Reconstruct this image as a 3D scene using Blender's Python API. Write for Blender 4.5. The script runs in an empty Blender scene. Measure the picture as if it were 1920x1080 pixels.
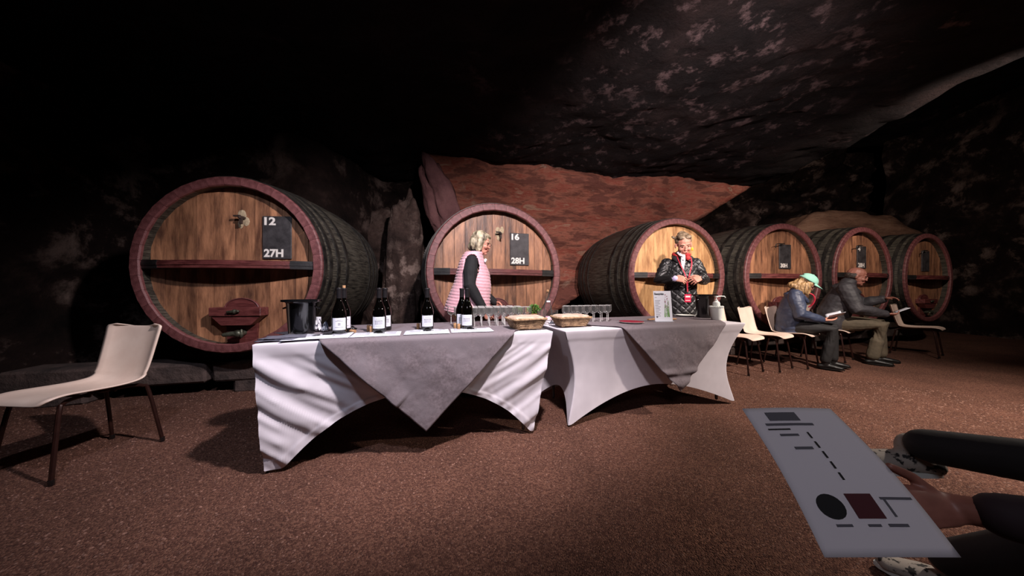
import bpy, bmesh, math, random
import numpy as np
from mathutils import Vector, Matrix, Euler
random.seed(7); np.random.seed(7)
SC = bpy.context.scene
COL = SC.collection
PI = math.pi
R = math.radians

# ------------------------------------------------------------------ camera, world, lights, exposure
CAMH = 1.05
FPX = 560.0
cam_d = bpy.data.cameras.new('camera'); cam = bpy.data.objects.new('camera', cam_d); COL.objects.link(cam)
cam.location = (0, 0, CAMH); cam.rotation_euler = (R(90), 0, 0)
cam_d.sensor_width = 36; cam_d.lens = 36 * FPX / 1920; cam_d.shift_y = 5 / 1920.0
cam_d.clip_start = 0.02; cam_d.clip_end = 100
SC.camera = cam
w = bpy.data.worlds.new('world'); SC.world = w; w.use_nodes = True
w.node_tree.nodes['Background'].inputs[0].default_value = (0.9, 0.75, 0.8, 1)
w.node_tree.nodes['Background'].inputs[1].default_value = 0.0
SC.view_settings.view_transform = 'Standard'
try: SC.view_settings.look = 'None'
except Exception: pass
SC.view_settings.exposure = 0.4; SC.view_settings.gamma = 1.0
SC.view_settings.use_curve_mapping = False

def spot(name, loc, target, energy, color, size=150, blend=0.6, radius=0.06):
    l = bpy.data.lights.new(name, 'SPOT'); l.energy = energy; l.color = color
    l.spot_size = R(size); l.spot_blend = blend; l.shadow_soft_size = radius
    o = bpy.data.objects.new(name, l); COL.objects.link(o); o.location = loc
    o.rotation_euler = (Vector(target) - Vector(loc)).to_track_quat('-Z', 'Y').to_euler()
    return o
spot('cellar_and_fill_spot', (0.35, 1.05, 2.95), (-0.9, 3.4, 0.75), 490, (1.0, 0.88, 0.90), 98, 0.65)
spot('cellar_and_fill_spot', (4.2, 1.75, 3.0), (3.4, 3.0, 0.1), 680, (1.0, 0.85, 0.75), 118, 0.9)
spot('cellar_and_fill_spot', (-1.1, 0.55, 2.95), (-1.5, 2.6, 0.75), 110, (0.80, 0.83, 1.0), 92, 0.9)
spot('cellar_and_fill_spot', (1.6, 1.0, 2.55), (2.6, 5.6, 2.6), 620, (1.0, 0.84, 0.84), 92, 1.0)  # added uplight without a known fixture, brightens the ceiling and red wall
spot('cellar_and_fill_spot', (5.2, 2.5, 3.1), (7.6, 7.6, 2.5), 300, (1.0, 0.82, 0.72), 95, 0.9)  # extra lamp, added to lift the right-hand casks and far boulder
spot('cellar_and_fill_spot', (0.2, -1.2, 2.7), (0.9, 1.0, 0.6), 40, (0.95, 0.88, 1.0), 70, 1.0, 0.3)  # soft fill added behind the camera to brighten the near sheet

# ------------------------------------------------------------------ helpers
def hash3(ix, iy, iz, seed):
    n = (ix * 374761393 + iy * 668265263 + iz * 2147483647 + seed * 1274126177) & 0xffffffff
    n = ((n ^ (n >> 13)) * 1274126177) & 0xffffffff
    n = (n ^ (n >> 16)) & 0xffffffff
    return n / 4294967295.0
def vnoise(P, seed=0):
    P = np.asarray(P, float); i = np.floor(P).astype(np.int64); f = P - i; f = f * f * (3 - 2 * f)
    r = 0
    for dx in (0, 1):
        for dy in (0, 1):
            for dz in (0, 1):
                wgt = (f[:, 0] if dx else 1 - f[:, 0]) * (f[:, 1] if dy else 1 - f[:, 1]) * (f[:, 2] if dz else 1 - f[:, 2])
                r = r + wgt * hash3(i[:, 0] + dx, i[:, 1] + dy, i[:, 2] + dz, seed)
    return r * 2 - 1
def fbm(P, octv=4, seed=0, gain=0.5):
    a, s, r = 1.0, 1.0, 0
    P = np.asarray(P, float)
    for k in range(octv):
        r = r + a * vnoise(P * s + 17.3 * k, seed + k); a *= gain; s *= 2.03
    return r

def mesh_obj(name, verts, faces, mat, parent=None, smooth=True, loc=None, rotz=None):
    me = bpy.data.meshes.new(name)
    me.from_pydata([tuple(map(float, v)) for v in verts], [], [tuple(int(i) for i in f) for f in faces]); me.update()
    if smooth: me.polygons.foreach_set('use_smooth', [True] * len(me.polygons))
    if mat is not None:
        for m in (mat if isinstance(mat, (list, tuple)) else [mat]): me.materials.append(m)
    o = bpy.data.objects.new(name, me); COL.objects.link(o)
    if parent is not None: o.parent = parent
    if loc is not None: o.location = loc
    if rotz is not None: o.rotation_euler = (0, 0, rotz)
    return o
def flatsharp(o, ang=35):
    try: o.data.set_sharp_from_angle(angle=R(ang))
    except Exception: pass
    return o
def tag(o, label=None, cat=None, group=None, kind=None):
    if label: o['label'] = label
    if cat: o['category'] = cat
    if group: o['group'] = group
    if kind: o['kind'] = kind
    return o
def thing(name, label, cat, loc=(0, 0, 0), rotz=0, group=None):
    o = bpy.data.objects.new(name, None); COL.objects.link(o); o.empty_display_size = 0.1
    o.location = loc; o.rotation_euler = (0, 0, rotz)
    return tag(o, label, cat, group)
def copy_tree(o, parent=None):
    c = o.copy(); COL.objects.link(c)
    if parent is not None: c.parent = parent
    for ch in list(o.children): copy_tree(ch, c)
    return c

class MB:
    def __init__(s): s.v = []; s.f = []
    def add(s, vf, M=None):
        v, f = vf; n = len(s.v)
        if M is not None: v = [M @ Vector(p) for p in v]
        s.v += [tuple(p) for p in v]; s.f += [tuple(i + n for i in q) for q in f]
        return s
    def build(s, name, mat, parent=None, smooth=True, ang=35, **k):
        o = mesh_obj(name, s.v, s.f, mat, parent, smooth, **k)
        return flatsharp(o, ang) if smooth else o
def box(c, sz, rz=0, taper=1.0):
    x, y, z = [a / 2 for a in sz]; out = []
    for dz in (-1, 1):
        t = taper if dz < 0 else 1.0
        for dx, dy in ((-1, -1), (1, -1), (1, 1), (-1, 1)):
            px, py = dx * x * t, dy * y * t
            out.append((c[0] + px * math.cos(rz) - py * math.sin(rz), c[1] + px * math.sin(rz) + py * math.cos(rz), c[2] + dz * z))
    return out, [(3, 2, 1, 0), (4, 5, 6, 7), (0, 1, 5, 4), (1, 2, 6, 5), (2, 3, 7, 6), (3, 0, 4, 7)]
def bbox_(c, sz, b=0.004, rz=0):
    """box with chamfered edges"""
    bm = bmesh.new(); bmesh.ops.create_cube(bm, size=1)
    for v in bm.verts: v.co = Vector((v.co.x * sz[0], v.co.y * sz[1], v.co.z * sz[2]))
    bmesh.ops.bevel(bm, geom=bm.edges[:], offset=b, segments=1, affect='EDGES')
    M = Matrix.Translation(c) @ Matrix.Rotation(rz, 4, 'Z')
    bm.transform(M); bm.verts.ensure_lookup_table()
    v = [tuple(q.co) for q in bm.verts]; f = [tuple(q.index for q in p.verts) for p in bm.faces]; bm.free()
    return v, f
def lathe(prof, n=24, close=False):
    v, f = [], []
    for (r, z) in prof:
        for k in range(n):
            a = 2 * PI * k / n; v.append((r * math.cos(a), r * math.sin(a), z))
    m = len(prof)
    for i in range(m - 1):
        for k in range(n):
            a, b = i * n + k, i * n + (k + 1) % n
            f.append((a, b, b + n, a + n))
    if prof[0][0] > 1e-6 and not close: f.append(tuple(range(n - 1, -1, -1)))
    if prof[-1][0] > 1e-6 and not close: f.append(tuple((m - 1) * n + k for k in range(n)))
    return v, f
def prism(outline, y0, y1):
    """outline in x,z extruded along y"""
    n = len(outline)
    v = [(x, y0, z) for x, z in outline] + [(x, y1, z) for x, z in outline]
    f = [tuple(range(n)), tuple(range(2 * n - 1, n - 1, -1))]
    for i in range(n):
        j = (i + 1) % n; f.append((j, i, i + n, j + n))
    return v, f
def loft(secs, wide=(0, 1, 0), n=16, cap=True):
    """secs: (point, half-width along wide, half-depth); rounded ends"""
    P = [Vector(s[0]) for s in secs]; A = [s[1] for s in secs]; B = [s[2] if len(s) > 2 else s[1] for s in secs]
    T = []
    for i in range(len(P)):
        t = P[min(i + 1, len(P) - 1)] - P[max(i - 1, 0)]
        T.append(t.normalized() if t.length > 1e-9 else Vector((0, 0, 1)))
    rings = []
    if cap:
        r = min(A[0], B[0])
        for q in (80, 55, 28): rings.append((P[0] - T[0] * r * math.sin(R(q)), A[0] * math.cos(R(q)), B[0] * math.cos(R(q)), T[0]))
    for i in range(len(P)): rings.append((P[i], A[i], B[i], T[i]))
    if cap:
        r = min(A[-1], B[-1])
        for q in (28, 55, 80): rings.append((P[-1] + T[-1] * r * math.sin(R(q)), A[-1] * math.cos(R(q)), B[-1] * math.cos(R(q)), T[-1]))
    v, f = [], []; wd0 = Vector(wide)
    for p, a, b, t in rings:
        wd = wd0 - t * wd0.dot(t)
        if wd.length < 1e-3: wd = t.orthogonal()
        wd.normalize(); d = t.cross(wd)
        for k in range(n):
            c = 2 * PI * k / n; v.append(tuple(p + wd * a * math.cos(c) + d * b * math.sin(c)))
    m = len(rings)
    for i in range(m - 1):
        for k in range(n):
            a, b = i * n + k, i * n + (k + 1) % n; f.append((a, b, b + n, a + n))
    f.append(tuple(range(n - 1, -1, -1))); f.append(tuple((m - 1) * n + k for k in range(n)))
    return v, f
def smoothpath(pts, k=6):
    P = [Vector(p) for p in pts]; out = []
    for i in range(len(P) - 1):
        p0, p1, p2, p3 = P[max(i - 1, 0)], P[i], P[i + 1], P[min(i + 2, len(P) - 1)]
        for j in range(k):
            t = j / k
            out.append(0.5 * ((2 * p1) + (p2 - p0) * t + (2 * p0 - 5 * p1 + 4 * p2 - p3) * t * t + (3 * p1 - p0 - 3 * p2 + p3) * t ** 3))
    out.append(P[-1]); return out
def tube(pts, r, n=8, sm=0, cap=True):
    if sm: pts = smoothpath(pts, sm)
    rr = r if isinstance(r, (list, tuple)) else [r] * len(pts)
    if len(rr) != len(pts): rr = [rr[0] + (rr[-1] - rr[0]) * i / (len(pts) - 1) for i in range(len(pts))]
    return loft([(p, q, q) for p, q in zip(pts, rr)], (0.13, 0.31, 0.94), n, cap)
def ell(c, r, n=14, M=None):
    v, f = [], []; m = n // 2 + 1
    for i in range(m):
        th = PI * (i + 0.02) / (m - 1 + 0.04)
        for k in range(n):
            a = 2 * PI * k / n
            p = Vector((c[0] + r[0] * math.sin(th) * math.cos(a), c[1] + r[1] * math.sin(th) * math.sin(a), c[2] + r[2] * math.cos(th)))
            v.append(tuple(M @ p if M is not None else p))
    for i in range(m - 1):
        for k in range(n):
            a, b = i * n + k, i * n + (k + 1) % n; f.append((a, a + n, b + n, b))
    f.append(tuple(range(n))); f.append(tuple((m - 1) * n + k for k in range(n - 1, -1, -1)))
    return v, f
def grid(nu, nv, fn):
    v = [fn(i / nu, j / nv) for j in range(nv + 1) for i in range(nu + 1)]
    f = [(j * (nu + 1) + i, j * (nu + 1) + i + 1, (j + 1) * (nu + 1) + i + 1, (j + 1) * (nu + 1) + i) for j in range(nv) for i in range(nu)]
    return v, f
def gfaces(nu, nv): return [(j * (nu + 1) + i, j * (nu + 1) + i + 1, (j + 1) * (nu + 1) + i + 1, (j + 1) * (nu + 1) + i) for j in range(nv) for i in range(nu)]
def solid(name, parts, voxel, mat, parent, smooth=3, disp=None):
    """one continuous surface grown over overlapping volumes"""
    mb = MB()
    for p in parts: mb.add(p)
    me = bpy.data.meshes.new('tmp'); me.from_pydata(mb.v, [], mb.f); me.update()
    o = bpy.data.objects.new('tmp', me); COL.objects.link(o)
    m = o.modifiers.new('r', 'REMESH'); m.mode = 'VOXEL'; m.voxel_size = voxel; m.use_smooth_shade = True
    if smooth:
        s = o.modifiers.new('s', 'SMOOTH'); s.factor = 0.5; s.iterations = smooth
    dg = bpy.context.evaluated_depsgraph_get(); dg.update()
    me2 = bpy.data.meshes.new_from_object(o.evaluated_get(dg))
    bpy.data.objects.remove(o); bpy.data.meshes.remove(me)
    me2.name = name
    if disp is not None:
        n = len(me2.vertices); co = np.empty(n * 3); no = np.empty(n * 3)
        me2.vertices.foreach_get('co', co); me2.vertex_normals.foreach_get('vector', no)
        co = co.reshape(-1, 3); no = no.reshape(-1, 3)
        co = co + no * disp(co, no)[:, None]
        me2.vertices.foreach_set('co', co.ravel()); me2.update()
    me2.materials.clear(); me2.materials.append(mat)
    me2.polygons.foreach_set('use_smooth', [True] * len(me2.polygons))
    r = bpy.data.objects.new(name, me2); COL.objects.link(r); r.parent = parent
    return r
def text_obj(name, s, size, mat, parent, M, bold=0.0, sx=1.0, ext=0.0008):
    c = bpy.data.curves.new('t', 'FONT'); c.body = s; c.size = size; c.extrude = ext; c.offset = bold; c.resolution_u = 3
    o = bpy.data.objects.new('t', c); COL.objects.link(o)
    dg = bpy.context.evaluated_depsgraph_get(); dg.update()
    me = bpy.data.meshes.new_from_object(o.evaluated_get(dg)); bpy.data.objects.remove(o)
    me.transform(M @ Matrix.Diagonal((sx, 1, 1, 1))); me.materials.clear(); me.materials.append(mat)
    r = bpy.data.objects.new(name, me); COL.objects.link(r); r.parent = parent
    return r

# ------------------------------------------------------------------ materials
def lin(c):
    return tuple(((x / 12.92) if x <= 0.04045 else ((x + 0.055) / 1.055) ** 2.4) for x in c)
def mat(name, c1, c2=None, scale=8, detail=5, stretch=(1, 1, 1), rough=0.6, bump=0.0, bscale=None, metal=0, spec=0.5,
        contrast=(0.35, 0.65), rnd=0.0, c3=None, c3s=2.0, c3r=(0.55, 0.7), bstretch=None, sheen=0, bdist=0.01, coat=0, alpha=1):
    m = bpy.data.materials.new(name); m.use_nodes = True; nt = m.node_tree; b = nt.nodes['Principled BSDF']
    L = nt.links.new
    b.inputs['Roughness'].default_value = rough; b.inputs['Metallic'].default_value = metal
    b.inputs['Specular IOR Level'].default_value = spec
    if coat: b.inputs['Coat Weight'].default_value = coat
    tc = nt.nodes.new('ShaderNodeTexCoord')
    def noise(sc, st, det=detail):
        mp = nt.nodes.new('ShaderNodeMapping'); mp.inputs['Scale'].default_value = st; L(tc.outputs['Object'], mp.inputs['Vector'])
        if rnd:
            oi = nt.nodes.new('ShaderNodeObjectInfo'); ml = nt.nodes.new('ShaderNodeVectorMath'); ml.operation = 'SCALE'
            ml.inputs[0].default_value = (31, 17, 23); L(oi.outputs['Random'], ml.inputs['Scale']); L(ml.outputs[0], mp.inputs['Location'])
        n = nt.nodes.new('ShaderNodeTexNoise'); n.inputs['Scale'].default_value = sc; n.inputs['Detail'].default_value = det
        n.inputs['Roughness'].default_value = 0.62
        L(mp.outputs[0], n.inputs['Vector']); return n.outputs['Fac']
    col = None
    if c2 is not None:
        n = noise(scale, stretch); cr = nt.nodes.new('ShaderNodeValToRGB')
        cr.color_ramp.elements[0].position = contrast[0]; cr.color_ramp.elements[1].position = contrast[1]
        cr.color_ramp.elements[0].color = (*lin(c1), 1); cr.color_ramp.elements[1].color = (*lin(c2), 1)
        L(n, cr.inputs[0]); col = cr.outputs[0]
    else:
        b.inputs['Base Color'].default_value = (*lin(c1), 1)
    if c3 is not None:
        n = noise(c3s, stretch); cr = nt.nodes.new('ShaderNodeValToRGB')
        cr.color_ramp.elements[0].position = c3r[0]; cr.color_ramp.elements[1].position = c3r[1]; L(n, cr.inputs[0])
        mx = nt.nodes.new('ShaderNodeMix'); mx.data_type = 'RGBA'; L(cr.outputs[0], mx.inputs[0])
        if col is not None: L(col, mx.inputs[6])
        else: mx.inputs[6].default_value = (*lin(c1), 1)
        mx.inputs[7].default_value = (*lin(c3), 1); col = mx.outputs[2]
    if rnd:
        oi = nt.nodes.new('ShaderNodeObjectInfo'); mr = nt.nodes.new('ShaderNodeMapRange')
        mr.inputs['To Min'].default_value = 1 - rnd; mr.inputs['To Max'].default_value = 1 + rnd; L(oi.outputs['Random'], mr.inputs['Value'])
        hv = nt.nodes.new('ShaderNodeHueSaturation'); L(mr.outputs[0], hv.inputs['Value'])
        if col is not None: L(col, hv.inputs['Color'])
        else: hv.inputs['Color'].default_value = (*lin(c1), 1)
        col = hv.outputs[0]
    if col is not None: L(col, b.inputs['Base Color'])
    if bump:
        n = noise(bscale or scale * 3, bstretch or stretch, 6); bp = nt.nodes.new('ShaderNodeBump')
        bp.inputs['Strength'].default_value = bump; bp.inputs['Distance'].default_value = bdist; L(n, bp.inputs['Height']); L(bp.outputs[0], b.inputs['Normal'])
    if sheen: b.inputs['Sheen Weight'].default_value = sheen
    if alpha < 1: b.inputs['Alpha'].default_value = alpha
    return m
def glass_mat(name, tint=(1, 1, 1), boost=1.0, glint_white=0.05):
    """thin glass wall: transparent with fresnel gloss"""
    m = bpy.data.materials.new(name); m.use_nodes = True; nt = m.node_tree; nt.nodes.clear(); L = nt.links.new
    o = nt.nodes.new('ShaderNodeOutputMaterial'); t = nt.nodes.new('ShaderNodeBsdfTransparent'); g = nt.nodes.new('ShaderNodeBsdfGlossy')
    t.inputs[0].default_value = (*tint, 1); g.inputs['Roughness'].default_value = 0.06
    lw = nt.nodes.new('ShaderNodeLayerWeight'); lw.inputs[0].default_value = 0.28 * boost
    mx = nt.nodes.new('ShaderNodeMixShader'); L(lw.outputs['Fresnel'], mx.inputs[0]); L(t.outputs[0], mx.inputs[1]); L(g.outputs[0], mx.inputs[2])
    df = nt.nodes.new('ShaderNodeBsdfDiffuse'); df.inputs[0].default_value = (0.85, 0.84, 0.82, 1); mf = nt.nodes.new('ShaderNodeMixShader')  # white diffuse mixed in stands for the glints lit glass would catch
    lf = nt.nodes.new('ShaderNodeLayerWeight'); lf.inputs[0].default_value = 0.35; pw = nt.nodes.new('ShaderNodeMapRange'); pw.inputs[3].default_value = glint_white; pw.inputs[4].default_value = min(1, glint_white * 7); L(lf.outputs['Facing'], pw.inputs[0]); L(pw.outputs[0], mf.inputs[0])
    L(mx.outputs[0], mf.inputs[1]); L(df.outputs[0], mf.inputs[2]); L(mf.outputs[0], o.inputs[0])
    return m

M_ = {}
M_['wood'] = mat('oak head board', (0.33, 0.21, 0.15), (0.65, 0.46, 0.335), 3.2, 8, (4.5, 4.5, 0.9), 0.5, 0.4, 12, rnd=0.27, contrast=(0.30, 0.66), c3=(0.24, 0.15, 0.12), c3s=1.9, c3r=(0.52, 0.72))
M_['woodlight'] = mat('pale oak head board', (0.50, 0.33, 0.18), (0.80, 0.62, 0.42), 3.2, 8, (4.5, 4.5, 0.9), 0.55, 0.35, 20, rnd=0.14, contrast=(0.28, 0.62), c3=(0.30, 0.19, 0.10), c3s=2.6, c3r=(0.56, 0.8))
M_['redpaint'] = mat('oxblood painted wood', (0.30, 0.15, 0.15), (0.43, 0.24, 0.24), 9, 5, (1, 1, 1), 0.5, 0.3, 30, rnd=0.07)
M_['redbar'] = mat('oxblood bar', (0.27, 0.11, 0.11), (0.42, 0.22, 0.21), 6, 5, (1, 6, 6), 0.45, 0.3, 30)
M_['blackpaint'] = mat('black paint', (0.06, 0.055, 0.055), (0.13, 0.12, 0.12), 12, 5, rough=0.5, bump=0.2)
M_['slate'] = mat('slate plate', (0.15, 0.14, 0.145), (0.24, 0.23, 0.235), 14, 5, rough=0.55, bump=0.1)
M_['whitepaint'] = mat('white lettering', (0.85, 0.83, 0.8), rough=0.6)
M_['hoop'] = mat('hoop iron', (0.06, 0.057, 0.055), (0.21, 0.195, 0.175), 7, 6, (1, 1, 1), 0.5, 0.35, 30, metal=0.3, c3=(0.34, 0.31, 0.26), c3s=9, c3r=(0.60, 0.78))
M_['brass'] = mat('verdigris brass', (0.22, 0.21, 0.17), (0.42, 0.43, 0.37), 20, 5, rough=0.45, metal=0.7, bump=0.2)
M_['chalk'] = mat('lime crust', (0.55, 0.48, 0.38), (0.75, 0.68, 0.56), 30, 5, rough=0.9, bump=0.5)
M_['stone'] = mat('sill stone', (0.17, 0.135, 0.125), (0.33, 0.27, 0.25), 4, 8, rough=0.9, bump=0.8, bscale=14, rnd=0.12, bdist=0.03)
M_['darkwood'] = mat('old dark timber', (0.10, 0.065, 0.05), (0.24, 0.17, 0.13), 4, 6, (1, 8, 8), 0.7, 0.5, 20, rnd=0.15)
M_['white_cloth'] = mat('white stretch fabric', (0.76, 0.74, 0.77), (0.82, 0.80, 0.83), 3, 3, rough=0.75, bump=0.08, bscale=300, spec=0.3, bdist=0.002)
M_['grey_cloth'] = mat('taupe linen', (0.38, 0.345, 0.36), (0.50, 0.46, 0.48), 60, 6, rough=0.9, bump=0.5, bscale=160, spec=0.2, bdist=0.002, contrast=(0.3, 0.7), c3=(0.44, 0.41, 0.43), c3s=5, c3r=(0.4, 0.6))
M_['tabletop'] = mat('moulded table plastic', (0.75, 0.74, 0.72), rough=0.5)
M_['steel'] = mat('grey steel tube', (0.35, 0.35, 0.36), rough=0.35, metal=0.8)
M_['blackplastic'] = mat('glossy black plastic', (0.06, 0.06, 0.065), rough=0.16, spec=0.6, coat=0.5)
M_['bottle'] = mat('dark bottle glass', (0.012, 0.010, 0.008), rough=0.06, spec=0.7, coat=0.3)
M_['capsule'] = mat('black capsule foil', (0.10, 0.095, 0.10), (0.14, 0.13, 0.14), 20, rough=0.35, metal=0.3)
M_['paper'] = mat('white paper', (0.83, 0.84, 0.88), rough=0.7)
M_['ink'] = mat('grey ink', (0.35, 0.35, 0.38), rough=0.8)
M_['inkdark'] = mat('black ink', (0.08, 0.08, 0.09), rough=0.8)
M_['inkred'] = mat('maroon ink', (0.30, 0.11, 0.14), rough=0.8)
M_['cork'] = mat('cork', (0.55, 0.40, 0.27), (0.70, 0.55, 0.40), 60, rough=0.9)
M_['glass'] = glass_mat('clear glass', (0.99, 0.985, 0.98), 0.7, 0.010)
M_['wicker'] = mat('willow wicker', (0.44, 0.34, 0.24), (0.70, 0.58, 0.44), 40, 4, rough=0.6, bump=0.3)
M_['liner'] = mat('beige liner cloth', (0.60, 0.52, 0.46), (0.72, 0.65, 0.58), 20, 4, rough=0.9, bump=0.3, bscale=60)
M_['leaf'] = mat('herb leaf', (0.18, 0.34, 0.10), (0.42, 0.60, 0.24), 30, 3, rough=0.6, rnd=0.2)
M_['terracotta'] = mat('small tan pot', (0.50, 0.35, 0.22), (0.62, 0.45, 0.3), 20, rough=0.8)
M_['cream'] = mat('cream shell plastic', (0.82, 0.73, 0.67), (0.86, 0.78, 0.72), 6, 4, rough=0.38, spec=0.5)
M_['browntube'] = mat('brown enamelled tube', (0.16, 0.09, 0.08), (0.22, 0.13, 0.11), 12, rough=0.3, metal=0.4)
M_['skin'] = mat('skin', (0.70, 0.47, 0.40), (0.79, 0.57, 0.49), 14, 4, rough=0.6, spec=0.3)
M_['skinred'] = mat('ruddy skin', (0.52, 0.33, 0.28), (0.62, 0.41, 0.35), 14, 4, rough=0.5)
M_['hairgrey'] = mat('grey blonde hair', (0.30, 0.26, 0.20), (0.72, 0.67, 0.56), 26, 4, (1, 1, 0.35), 0.5, 0.7, 60, contrast=(0.38, 0.6))
M_['hairtied'] = mat('tied grey hair', (0.33, 0.27, 0.20), (0.58, 0.51, 0.42), 26, 4, (0.4, 1, 1), 0.5, 0.6, 60)
M_['hairblonde'] = mat('blonde hair', (0.34, 0.24, 0.14), (0.68, 0.55, 0.38), 30, 4, (1.2, 1.2, 0.2), 0.45, 0.7, 60, contrast=(0.38, 0.6))
M_['hairdark'] = mat('greying dark hair', (0.13, 0.11, 0.10), (0.30, 0.26, 0.24), 30, rough=0.7)
M_['pink'] = mat('pink quilted nylon', (0.80, 0.60, 0.64), (0.86, 0.66, 0.70), 10, rough=0.42, sheen=0.2)
M_['blackknit'] = mat('black knit', (0.03, 0.028, 0.045), rough=0.85)
M_['blacknylon'] = mat('black quilted nylon', (0.11, 0.11, 0.115), (0.145, 0.145, 0.15), 10, rough=0.42, spec=0.5)
M_['navy'] = mat('navy rain jacket', (0.17, 0.20, 0.28), (0.21, 0.245, 0.33), 8, rough=0.5, bump=0.2, bscale=20)
M_['greyjacket'] = mat('dark grey jacket', (0.17, 0.165, 0.18), (0.22, 0.21, 0.225), 8, rough=0.65, bump=0.2, bscale=20)
M_['blacktrouser'] = mat('black trousers', (0.06, 0.055, 0.065), (0.09, 0.085, 0.09), 10, rough=0.8)
M_['olive'] = mat('olive trousers', (0.27, 0.24, 0.19), (0.34, 0.30, 0.24), 10, rough=0.85, bump=0.2, bscale=30)
M_['shoe'] = mat('black shoe', (0.04, 0.035, 0.035), rough=0.5)
M_['mint'] = mat('mint cap cotton', (0.50, 0.72, 0.65), (0.54, 0.75, 0.68), 10, rough=0.8)
M_['redcord'] = mat('red lanyard', (0.70, 0.13, 0.22), rough=0.6)
M_['badge'] = mat('crimson badge', (0.72, 0.12, 0.26), rough=0.4)
M_['scarfred'] = mat('red scarf', (0.62, 0.10, 0.13), (0.72, 0.20, 0.20), 30, rough=0.7, bump=0.3)
M_['scarfwhite'] = mat('white scarf', (0.82, 0.80, 0.80), (0.30, 0.29, 0.33), 28, 2, rough=0.7, contrast=(0.55, 0.62))
M_['yellow'] = mat('yellow earring', (0.85, 0.75, 0.20), rough=0.4)
M_['eye'] = mat('dark eye', (0.06, 0.04, 0.04), rough=0.2)
M_['lip'] = mat('lips', (0.62, 0.30, 0.29), rough=0.4)
M_['burgundy'] = mat('burgundy plate glaze', (0.48, 0.08, 0.18), (0.55, 0.12, 0.22), 20, rough=0.35)
M_['notepad'] = mat('pale yellow paper', (0.82, 0.76, 0.52), rough=0.8)
M_['board'] = mat('pale wood board', (0.60, 0.43, 0.28), (0.72, 0.55, 0.38), 8, 4, (2, 10, 10), rough=0.6)
M_['greynapkin'] = mat('slate grey napkin', (0.30, 0.30, 0.35), (0.36, 0.36, 0.41), 60, rough=0.9)
M_['frost'] = mat('frosted white plastic', (0.84, 0.86, 0.84), rough=0.45)
M_['floral'] = mat('floral sneaker canvas', (0.62, 0.59, 0.55), (0.12, 0.11, 0.11), 34, 3, rough=0.8, contrast=(0.55, 0.6))
M_['plum'] = mat('dark plum sleeve', (0.16, 0.11, 0.13), rough=0.8)

def stave_mat():
    m = mat('stave oak blackened, end painted', (0.10, 0.094, 0.085), (0.38, 0.36, 0.315), 7, 7, (9, 0.8, 9), 0.48, 0.4, 16, rnd=0.2, contrast=(0.35, 0.75))
    nt = m.node_tree; L = nt.links.new; b = nt.nodes['Principled BSDF']; src = b.inputs['Base Color'].links[0].from_socket
    tc = nt.nodes.new('ShaderNodeTexCoord'); sp = nt.nodes.new('ShaderNodeSeparateXYZ'); L(tc.outputs['Object'], sp.inputs[0])
    lt = nt.nodes.new('ShaderNodeMath'); lt.operation = 'LESS_THAN'; lt.inputs[1].default_value = 0.035; L(sp.outputs[1], lt.inputs[0])
    n = nt.nodes.new('ShaderNodeTexNoise'); n.inputs['Scale'].default_value = 14; n.inputs['Detail'].default_value = 6; L(tc.outputs['Object'], n.inputs['Vector'])
    cr = nt.nodes.new('ShaderNodeValToRGB'); cr.color_ramp.elements[0].color = (*lin((0.30, 0.15, 0.15)), 1); cr.color_ramp.elements[1].color = (*lin((0.49, 0.30, 0.30)), 1)
    cr.color_ramp.elements[0].position = 0.3; cr.color_ramp.elements[1].position = 0.7; L(n.outputs['Fac'], cr.inputs[0])
    mx = nt.nodes.new('ShaderNodeMix'); mx.data_type = 'RGBA'; L(lt.outputs[0], mx.inputs[0]); L(src, mx.inputs[6]); L(cr.outputs[0], mx.inputs[7]); L(mx.outputs[2], b.inputs['Base Color'])
    return m
M_['stave'] = stave_mat()

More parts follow.
